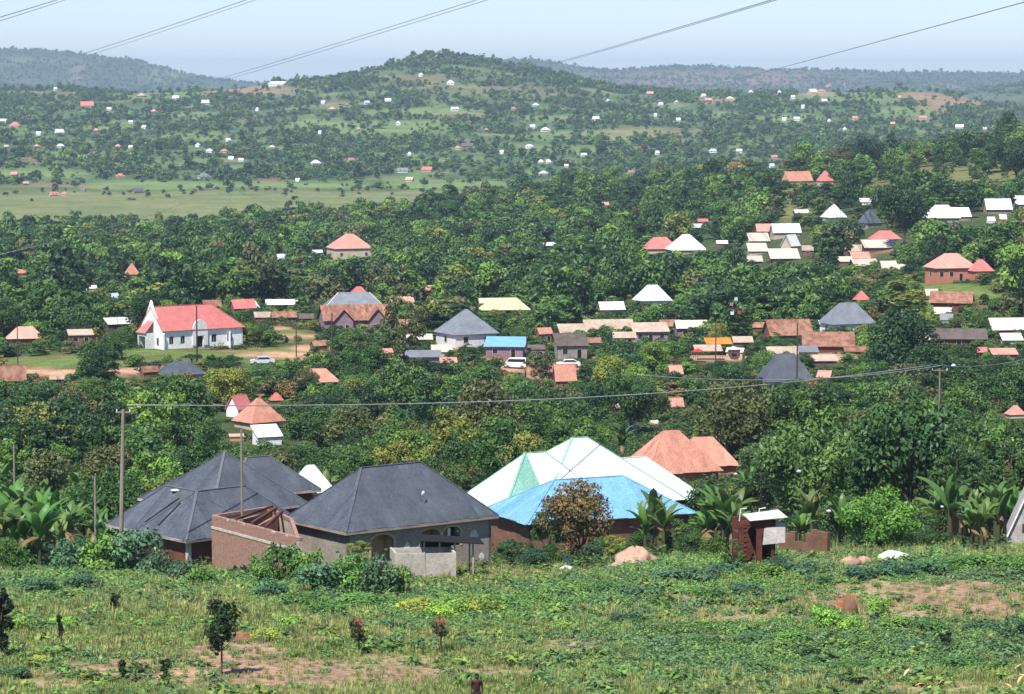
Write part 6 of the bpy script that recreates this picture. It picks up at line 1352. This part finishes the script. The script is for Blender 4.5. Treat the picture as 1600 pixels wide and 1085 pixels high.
# ------------------------------------------------------------------ saplings and the dark plant at the left edge
def sapling(px, py, hpx, cw, ch, tone, label, topcol=None, bare=.4):
    p = hit(px, py); s = scl(p.y); Ht = hpx * s; r = cw * s / 2; hc = ch * s; rg = np.random.default_rng(px)
    h = empty('sapling', p, 0); tag(h, label, 'sapling')
    b = MB().tube([(0, 0, -.2), (.04, 0, Ht * .5), (-.02, 0, Ht * .85)], [.05, .04, .02], 6); z0 = Ht - hc
    for k in range(5): a = k * 1.3; b.tube([(0, 0, z0 + hc * .1 * k), (math.cos(a) * r * .6, math.sin(a) * r * .6, z0 + hc * (.25 + .12 * k))], [.025, .01], 5)
    b.obj('stem', BARK, h); n = int(260 + 900 * r * hc)
    nl = 15; lc = rg.uniform(-1, 1, (nl, 3)) * np.array([r * .7, r * .6, hc * .42]); lc[:, 0] *= np.clip(.4 + (lc[:, 2] / hc + .5), .3, 1.2); lr = rg.uniform(.28, .5, nl) * r; ix = rg.integers(0, nl, n); d = unit(n, rg); q = rg.uniform(.3, 1.1, n)
    C_ = lc[ix] + d * (lr[ix] * q)[:, None] * np.array([1, 1, 1.15]) + np.array([0, 0, z0 + hc / 2]); me = leaf_mesh('foliage', C_, d + unit(n, rg) * .9 + [0, 0, .3], rg.uniform(.12, .34, n), rg.uniform(0, 6.28, n), rg.random(n) * .9, LEAF)
    o = link_mesh('foliage', me, h); o['tone'] = tone
    if topcol:
        n = 34; d = unit(n, rg); C_ = d * np.array([r * .7, r * .6, hc * .26]) + np.array([topcol[3] * r, 0, z0 + hc * .98]); me = leaf_mesh('new_leaves', C_, d + unit(n, rg) * .6 + [0, 0, .5], rg.uniform(.14, .3, n), rg.uniform(0, 6.28, n), rg.random(n) * .6, LEAF)
        o = link_mesh('new_leaves', me, h); o['tone'] = topcol[:3]
    return h
sapling(346, 1056, 118, 66, 78, (.03, .07, .025), 'dark sapling on a thin stem with yellow top, alone on bare soil', (.34, .36, .05, .45)); sapling(334, 962, 24, 18, 18, (.26, .10, .05), 'small reddish sprout touching the crown of the dark sapling')
sapling(560, 1022, 52, 30, 30, (.09, .10, .04), 'small shrub with reddish tip in the field, left of its twin', (.40, .11, .08, 0)); sapling(688, 1022, 54, 28, 26, (.08, .10, .04), 'small shrub with reddish tip in the field, right of its twin', (.42, .11, .08, .1))
sapling(2, 1030, 122, 50, 112, (.02, .045, .02), 'nearly black upright plant cut by the left edge of the photo'); sapling(192, 1068, 40, 12, 24, (.05, .09, .03), 'thin dark seedling on the soil left of the dark sapling'); sapling(258, 1070, 44, 18, 36, (.05, .11, .03), 'taller seedling nearest to the dark sapling on the soil')
sapling(180, 960, 34, 16, 26, (.035, .06, .025), 'small dark shrub in the grass at left'); sapling(95, 1015, 58, 10, 40, (.06, .09, .035), 'thin upright weed stalk in the left grass'); sapling(1478, 1015, 26, 22, 20, (.04, .08, .03), 'small dark shrub near the pinkish bare soil at right')
LM += [('the reddish-tipped shrub pair', 625, 1000), ('the pinkish bare soil at right', 1500, 935), ('the bottom soil strip', 450, 1055)]
# termite mound and reddish stones
for px, py, w_, hh, m_, lb in ((1328, 958, 14, 26, 'brick_dark', 'small reddish termite mound among bright bushes at right'), (378, 1002, 20, 7, 'mud_wall', 'low mound of orange soil right of the dark sapling')):
    p = hit(px, py); s = scl(p.y); o = MB().lump((0, 0, 0), (w_ * s, w_ * s * .8, hh * s), 7, 12, 8, .25).obj('soil_mound', M['mud_wall'], None, True); o.location = p; tag(o, lb, 'mound')
# fallen yellow maize leaves, lower right
MZ = leaf_mat('dry_leaf', trans=.2, rough=.8); rr = random.Random(8)
for i, (px, py, L, a) in enumerate(((1388, 1060, .55, .5), (1412, 1066, .6, .8), (1405, 1080, .6, -.2), (1440, 1072, .5, -.3), (1468, 1078, .45, .4), (1585, 1055, .7, .4), (1592, 1064, .7, -.5), (1578, 1068, .6, .1), (1570, 1078, .6, -.9), (1590, 1078, .6, .8), (1596, 1012, .5, -.4), (1430, 1082, .5, .1))):
    p = hit(px, py) if py < 1083 else hit(px, 1082); n = 6; v = []; f = []; vals = []
    for k in range(n + 1):
        t = k / n; w_ = .07 * math.sin(math.pi * min(1, t * .9 + .1)); v += [(t * L, -w_, .02 + .1 * math.sin(t * 3.1)), (t * L, 0, .0 + .1 * math.sin(t * 3.1)), (t * L, w_, .02 + .1 * math.sin(t * 3.1))]; vals += [.5, .7, .5]
    for k in range(n): q = k * 3; f += [(q, q + 3, q + 4, q + 1), (q + 1, q + 4, q + 5, q + 2)]
    me = bpy.data.meshes.new('dry_leaf'); me.from_pydata(v, [], f); at = me.attributes.new('leaf_value', 'FLOAT', 'POINT'); at.data.foreach_set('value', vals); me.materials.append(MZ)
    o = link_mesh('dry_leaf', me); o.location = p + Vector((0, 0, .28)); o.rotation_euler = (rr.uniform(-.3, .3), -a * .6, a); o['tone'] = (.62, .42, .20); auto(o, 'pale yellow dry leaf', px, py, 'dry leaf', 'dry maize leaves on the ground')
# ------------------------------------------------------------------ ground cover of the field
def tuft(seed, n, h, spread, wd, lean=.45):
    rg = np.random.default_rng(seed); v = []; f = []; val = []
    for i in range(n):
        a = rg.uniform(0, 6.28); r = spread * math.sqrt(rg.random()); x, y = r * math.cos(a), r * math.sin(a); hh = h * rg.uniform(.5, 1.15); ln = lean * hh * rg.uniform(.2, 1.2); b_ = a + rg.uniform(-1, 1); dx, dy = math.cos(b_) * ln, math.sin(b_) * ln; px_, py_ = -math.sin(b_) * wd / 2, math.cos(b_) * wd / 2
        k = len(v); v += [(x - px_, y - py_, -.04), (x + px_, y + py_, -.04), (x + dx * .35 + px_, y + dy * .35 + py_, hh * .55), (x + dx * .35 - px_, y + dy * .35 - py_, hh * .55), (x + dx, y + dy, hh)]; f += [(k, k + 1, k + 2, k + 3), (k + 3, k + 2, k + 4)]; val += [rg.random()] * 5
    me = bpy.data.meshes.new('tuft'); me.from_pydata(v, [], f); at = me.attributes.new('leaf_value', 'FLOAT', 'POINT'); at.data.foreach_set('value', val); me.materials.append(GRASSM); return me
def weed(seed, n, r, h, leaf):
    rg = np.random.default_rng(seed); d = unit(n, rg); d[:, 2] = np.abs(d[:, 2]); q = rg.uniform(.4, 1, n) ** .5; C_ = d * q[:, None] * np.array([r, r, h]) + np.array([0, 0, .02]); C_[:, :2] += rg.normal(size=(n, 2)) * r * .18
    return leaf_mesh('weed', C_, d * .5 + unit(n, rg) * .6 + [0, 0, .9], leaf * rg.uniform(.6, 1.3, n), rg.uniform(0, 6.28, n), rg.random(n), GRASSM, wid=.62)
GP = [tuft(1, 26, .34, .28, .035), tuft(2, 30, .48, .30, .04), tuft(3, 22, .72, .25, .035, .3), weed(4, 46, .34, .30, .17), weed(5, 60, .45, .38, .20), weed(6, 36, .28, .55, .15), tuft(7, 14, .26, .3, .03, .8), weed(8, 70, .5, .26, .26)]
def field():
    rg = np.random.default_rng(3); n = 60000; Y = np.sqrt(rg.uniform((96 * K) ** 2, (172 * K) ** 2, n)); X = rg.uniform(-.20, .20, n) * Y; Z = ground(X, Y)
    d = Y * CP - Z * SP; px = 800 + F * X / d; py = 542.5 - F * (Y * SP + Z * CP) / d
    wob = fbm(X, Y, 3, 5); sx = px + wob * 14; sy = py + wob * 7; soil = veg_cover(sx, sy); big = fbm(X, Y, 9, 41); fine = fbm(X, Y, 2.2, 17)
    keepm = rg.random(n) < np.clip(1.0 - soil * .66, .15, 1) * np.clip(.80 + .5 * fine, .3, 1)
    keepm &= ~((Y > 164 * K) & (np.abs(px - 480) < 320) & (py < 880))
    leafy = np.zeros(n)
    for a in ((200, 880, 150, 34), (430, 900, 110, 40), (560, 925, 110, 40), (720, 950, 170, 40), (1250, 1015, 380, 46), (1100, 905, 260, 34), (1480, 895, 200, 26), (900, 930, 160, 28), (60, 910, 120, 30)): leafy = np.maximum(leafy, ell(px, py, *a, .5))
    leafy = np.clip(leafy * .85 + .35 * big + .15, 0, 1)
    isl = rg.random(n) < leafy; idx = np.where(isl, rg.choice([3, 4, 5, 7], n), rg.choice([0, 1, 2], n, p=[.55, .40, .05]))
    dry = (rg.random(n) < .035 + .5 * soil); idx = np.where(dry & ~isl, 6, idx)
    g = np.array([.235, .31, .105]); y_ = np.array([.37, .40, .16]); l_ = np.array([.16, .31, .085]); bl = np.array([.13, .235, .11]); dr = np.array([.36, .29, .16])
    mixg = np.clip(.45 + .9 * fbm(X, Y, 5, 9) + .25 * rg.normal(size=n), 0, 1)[:, None]; ml = np.clip(.4 + 1.1 * fbm(X, Y, 6, 29) + .3 * ell(px, py, 1250, 1010, 380, 60, .5) + .25 * rg.normal(size=n), 0, 1)[:, None]
    tone = np.where(isl[:, None], l_ * (1 - ml) + bl * ml, g * (1 - mixg) + y_ * mixg); tone = np.where((dry & ~isl)[:, None], dr, tone) * rg.uniform(.75, 1.2, (n, 1))
    yl = ell(px, py, 740, 892, 110, 24, .5)[:, None]; tone = tone * (1 - yl * .6) + np.array([.30, .27, .09]) * yl * .6
    size = rg.uniform(.6, 1.25, n) * np.interp(py, [870, 900, 1085], [1.15, 1.0, .8]) * (1 - .35 * soil); m_ = keepm
    rot = np.stack([rg.uniform(-.15, .15, n), rg.uniform(-.15, .15, n), rg.uniform(0, 6.28, n)], 1); S3 = np.stack([size, size, size * rg.uniform(.8, 1.3, n)], 1)
    scatter('field_grass', GP, np.stack([X, Y, Z], 1)[m_], rot[m_], S3[m_], idx[m_], tone[m_], 'grass, weeds and low leafy crops covering the foreground field')
def weeds():                # taller leafy clumps breaking the sward
    rg = np.random.default_rng(44); n = 3600; Y = np.sqrt(rg.uniform((100 * K) ** 2, (166 * K) ** 2, n)); X = rg.uniform(-.19, .19, n) * Y; Z = ground(X, Y); d = Y * CP - Z * SP; px = 800 + F * X / d; py = 542.5 - F * (Y * SP + Z * CP) / d
    soil = veg_cover(px, py); m_ = (rg.random(n) < np.clip(.45 + 1.2 * fbm(X, Y, 7, 51), .06, 1) * (1 - .93 * soil)) & ~((Y > 160 * K) & (np.abs(px - 480) < 320))
    tone = np.array([[.14, .27, .075], [.12, .23, .10], [.20, .31, .075], [.08, .17, .055]])[rg.integers(0, 4, n)] * rg.uniform(.75, 1.2, (n, 1)); size = rg.uniform(.9, 2.0, n)
    scatter('tall_weeds', [GP[4], GP[7], GP[3], GP[7]], np.stack([X, Y, Z], 1)[m_], np.stack([0 * X, 0 * X, rg.uniform(0, 6.28, n)], 1)[m_], np.stack([size, size, size * rg.uniform(.7, 1.2, n)], 1)[m_], rg.integers(0, 4, n)[m_], tone[m_], 'taller leafy weeds growing in clumps across the foreground field')
field(); weeds()
def undergrowth():
    rg = np.random.default_rng(9); n = 30000; Y = np.sqrt(rg.uniform((158 * K) ** 2, (600 * K) ** 2, n)); X = rg.uniform(-.20, .20, n) * Y; Z = ground(X, Y)
    d = Y * CP - Z * SP; px = 800 + F * X / d; py = 542.5 - F * (Y * SP + Z * CP) / d; Y0 = Y / K; m_ = np.ones(n, bool)
    for a in LAWN + ROADS: m_ &= ~((((px - a[0]) / a[2]) ** 2 + ((py - a[1]) / a[3]) ** 2 < 1.1) & (Y0 > 370))
    for (x0, y0, x1, y1, Yk, al) in KEEP:
        if Yk < 620 * K and al < .2: m_ &= ~((px > x0 - 3) & (px < x1 + 3) & (Y < Yk) & (py - 1.1 * F / Y < y1) & (py > y0))
    # nothing grows inside the front houses
    for cx, cy_, r in HOUSES: m_ &= (X - cx) ** 2 + (Y - cy_) ** 2 > r * r
    tone = np.array([[.05, .10, .03], [.07, .14, .04], [.035, .08, .025], [.10, .14, .04]])[rg.integers(0, 4, n)] * rg.uniform(.8, 1.25, (n, 1)); size = rg.uniform(1.2, 2.6, n); S3 = np.stack([size, size, size * rg.uniform(.7, 1.3, n)], 1)
    scatter('undergrowth', [GP[4], GP[5], GP[7]], np.stack([X, Y, Z], 1)[m_], np.stack([0 * X, 0 * X, rg.uniform(0, 6.28, n)], 1)[m_], S3[m_], rg.integers(0, 3, n)[m_], tone[m_], 'tangled green undergrowth between the trees and houses')
HOUSES = [(o.location.x, o.location.y, 6.5) for o in bpy.data.objects if o.parent is None and o.get('category') in ('house', 'unfinished building', 'church', 'enclosure') and o.location.y < 520 * K]
undergrowth()
# low shrubs standing in the meadow and at its edge
def meadow():
    rg = np.random.default_rng(12); n = 420; Y = rg.uniform(1560, 1840, n) * K; X = rg.uniform(-.19, .19, n) * Y; Z = ground(X, Y); pr = np.clip((Y / K - 1600) / 240, 0.03, 1) ** 2; m_ = rg.random(n) < pr
    it = [(X[i], Y[i], Z[i] - .2, rg.uniform(1.2, 3.2), rg.uniform(1.6, 4), np.array([.045, .08, .03]) * rg.uniform(.8, 1.3)) for i in range(n) if m_[i] and shown_ok(0, *(lambda q: (q[0] - 4, q[0] + 4, q[1] - 6, q[1]))(proj(X[i], Y[i], Z[i])), Y[i])]
    scat_trees('meadow_shrubs', it, FARP, 'scattered dark shrubs along the far edge of the swamp meadow')
meadow()

# ------------------------------------------------------------------ the person at the bottom edge
def person():
    ys = [88 + i * .25 for i in range(120)]; Y = min(ys, key=lambda q: abs(proj(*(gp(745, q * K) + Vector((0, 0, 1.72))))[1] - 1053)) * K; p = gp(745, Y)
    h = empty('person', (p.x, p.y, p.z), 0.0); tag(h, 'person in a dark maroon shirt standing at the bottom edge, arms down', 'person')
    def skin(name, V, E, Rd, m, sub=2, root=0, parent=None):
        me = bpy.data.meshes.new(name); me.from_pydata(V, E, []); o = link_mesh(name, me, parent or h); md = o.modifiers.new('skin', 'SKIN'); sl = me.skin_vertices[0].data
        for i, r in enumerate(Rd): sl[i].radius = r if isinstance(r, tuple) else (r, r)
        sl[root].use_root = True; o.modifiers.new('sub', 'SUBSURF').levels = sub; o.modifiers['sub'].render_levels = sub; me.materials.append(m); return o
    # continuous body: pelvis, spine, neck, head, arms with hands, legs with feet
    V = [(0, 0, .95), (0, -.01, 1.12), (0, 0, 1.30), (0, .01, 1.43), (0, 0, 1.50), (0, -.01, 1.55), (0, -.02, 1.61), (0, -.01, 1.67),
         (.17, 0, 1.40), (.22, .02, 1.14), (.23, -.05, .90), (.225, -.07, .82), (-.17, 0, 1.40), (-.22, .02, 1.14), (-.23, -.05, .90), (-.225, -.07, .82),
         (.09, 0, .86), (.10, -.01, .50), (.10, .03, .10), (.11, -.12, .04), (-.09, 0, .86), (-.10, -.01, .50), (-.10, .03, .10), (-.11, -.12, .04)]
    E = [(0, 1), (1, 2), (2, 3), (3, 4), (4, 5), (5, 6), (6, 7), (3, 8), (8, 9), (9, 10), (10, 11), (3, 12), (12, 13), (13, 14), (14, 15), (0, 16), (16, 17), (17, 18), (18, 19), (0, 20), (20, 21), (21, 22), (22, 23)]
    Rd = [(.14, .10), (.125, .09), (.15, .10), (.12, .08), .052, .068, (.078, .09), (.062, .072), .055, .043, .034, (.042, .022), .055, .043, .034, (.042, .022), .085, .056, .038, (.04, .03), .085, .056, .038, (.04, .03)]
    skin('body', V, E, Rd, M['skin'])
    for sx in (-1, 1):      # five fingers each
        for k, (dx, ln) in enumerate(((-.028, .068), (-.010, .08), (.010, .075), (.028, .058))): skin('finger', [(sx * .225, -.07 + dx, .815), (sx * .223, -.075 + dx, .78 - ln * .35), (sx * .215, -.082 + dx, .78 - ln * .8)], [(0, 1), (1, 2)], [.011, .009, .007], M['skin'], 1)
        skin('thumb', [(sx * .222, -.10, .84), (sx * .215, -.125, .81), (sx * .205, -.13, .78)], [(0, 1), (1, 2)], [.013, .010, .008], M['skin'], 1)
    skin('shirt', [(0, 0, .93), (0, -.01, 1.12), (0, 0, 1.30), (0, .01, 1.42), (.175, 0, 1.395), (.215, .02, 1.19), (-.175, 0, 1.395), (-.215, .02, 1.19)], [(0, 1), (1, 2), (2, 3), (3, 4), (4, 5), (3, 6), (6, 7)], [(.165, .125), (.15, .115), (.17, .12), (.135, .095), .075, .066, .075, .066], M['shirt'])
    skin('trousers', [(0, 0, .95), (.09, 0, .86), (.10, -.01, .50), (.10, .03, .12), (-.09, 0, .86), (-.10, -.01, .50), (-.10, .03, .12)], [(0, 1), (1, 2), (2, 3), (0, 4), (4, 5), (5, 6)], [(.15, .115), .105, .078, .06, .105, .078, .06], M['trousers'])
    MB().lump((0, .015, 1.665), (.088, .098, .075), 1, 14, 8, .04).obj('hair', M['hair'], h, True)
    MB().lump((0, -.108, 1.595), (.014, .02, .022), 2, 8, 6, .02).obj('nose', M['skin'], h, True); MB().lump((0, -.098, 1.557), (.026, .012, .009), 2, 8, 6, .02).obj('mouth', M['brick_dark'], h, True)
    for sx in (-1, 1):
        MB().lump((sx * .03, -.094, 1.618), (.012, .01, .007), 2, 8, 6, 0).obj('eye', M['white_wall'], h, True); MB().lump((sx * .083, -.01, 1.605), (.01, .02, .032), 2, 8, 6, .02).obj('ear', M['skin'], h, True)
        MB().lump((sx * .11, -.10, .03), (.05, .12, .04), 2, 10, 6, .02).obj('shoe', M['tyre'], h, True)
person()
# ------------------------------------------------------------------ air
def haze():
    m = bpy.data.materials.new('haze'); m.use_nodes = True; nn = m.node_tree; nn.nodes.remove(nn.nodes['Principled BSDF']); v = nn.nodes.new('ShaderNodeVolumePrincipled')
    v.inputs['Color'].default_value = (.62, .81, 1.0, 1); v.inputs['Density'].default_value = HAZE; v.inputs['Anisotropy'].default_value = 0.0; nn.links.new(v.outputs[0], nn.nodes['Material Output'].inputs['Volume'])
    v.inputs['Density'].default_value = HAZE
    # the box: from behind the camera out past the last ridge
    zmin = -140.0; o = MB().box(-44000, 44000, -700, 23000, zmin, 190).obj('haze', m); tag(o, kind='stuff'); o['label'] = 'thin bluish haze filling the valley air'
    return o
HAZE = 6.8e-5
haze()
# ------------------------------------------------------------------ labels composed from what stands near
def compose():
    used = {}
    lms = [l for l in LM]
    for o in bpy.data.objects:
        if o.parent is None and o.get('label'): used.setdefault(o['label'].lower(), 0)
    def rel(px, py, lx, ly):
        dx, dy = px - lx, py - ly
        a = abs(dx); b_ = abs(dy) * 1.6
        if a < 14 and b_ < 20: return 'beside'
        if a > 2.2 * b_: return 'left of' if dx < 0 else 'right of'
        if b_ > 2.2 * a: return 'above' if dy < 0 else 'below'
        return ('upper left of' if dx < 0 else 'upper right of') if dy < 0 else ('lower left of' if dx < 0 else 'lower right of')
    ORD = ['nearest', 'second', 'third', 'fourth', 'fifth', 'sixth', 'seventh', 'eighth', 'ninth', 'tenth', 'eleventh', 'twelfth', 'thirteenth', 'fourteenth', 'fifteenth', 'sixteenth', 'seventeenth', 'eighteenth', 'nineteenth', 'twentieth']
    sect = {}
    for k, (o, base, px, py, alts) in enumerate(AUTO):
        for li, l in enumerate(lms):
            if (l[1], l[2]) == (px, py): continue
            sect.setdefault((base, li, rel(px, py, l[1], l[2])), []).append((math.hypot(px - l[1], py - l[2]), k))
    options = {}
    for (base, li, r_), v in sect.items():
        v.sort()
        for i, (d_, k) in enumerate(v[:20]): options.setdefault(k, []).append((i * 38 + d_ * .5, i, li, r_))
    for k, (o, base, px, py, alts) in enumerate(AUTO):
        done = None
        for sc__, i, li, r_ in sorted(options.get(k, [])):
            c = ('%s %s %s %s' % (ORD[i], base, r_, lms[li][0])) if i == 0 else ('%s %s outward, %s %s' % (ORD[i], base, r_, lms[li][0]))
            if len(c.split()) <= 16 and c.lower() not in used: done = c; break
        if done is None: done = '%s %s %s' % (base, rel(px, py, lms[0][1], lms[0][2]), lms[0][0])
        used[done.lower()] = 1; o['label'] = done
    print('labelled', len(AUTO))
compose()
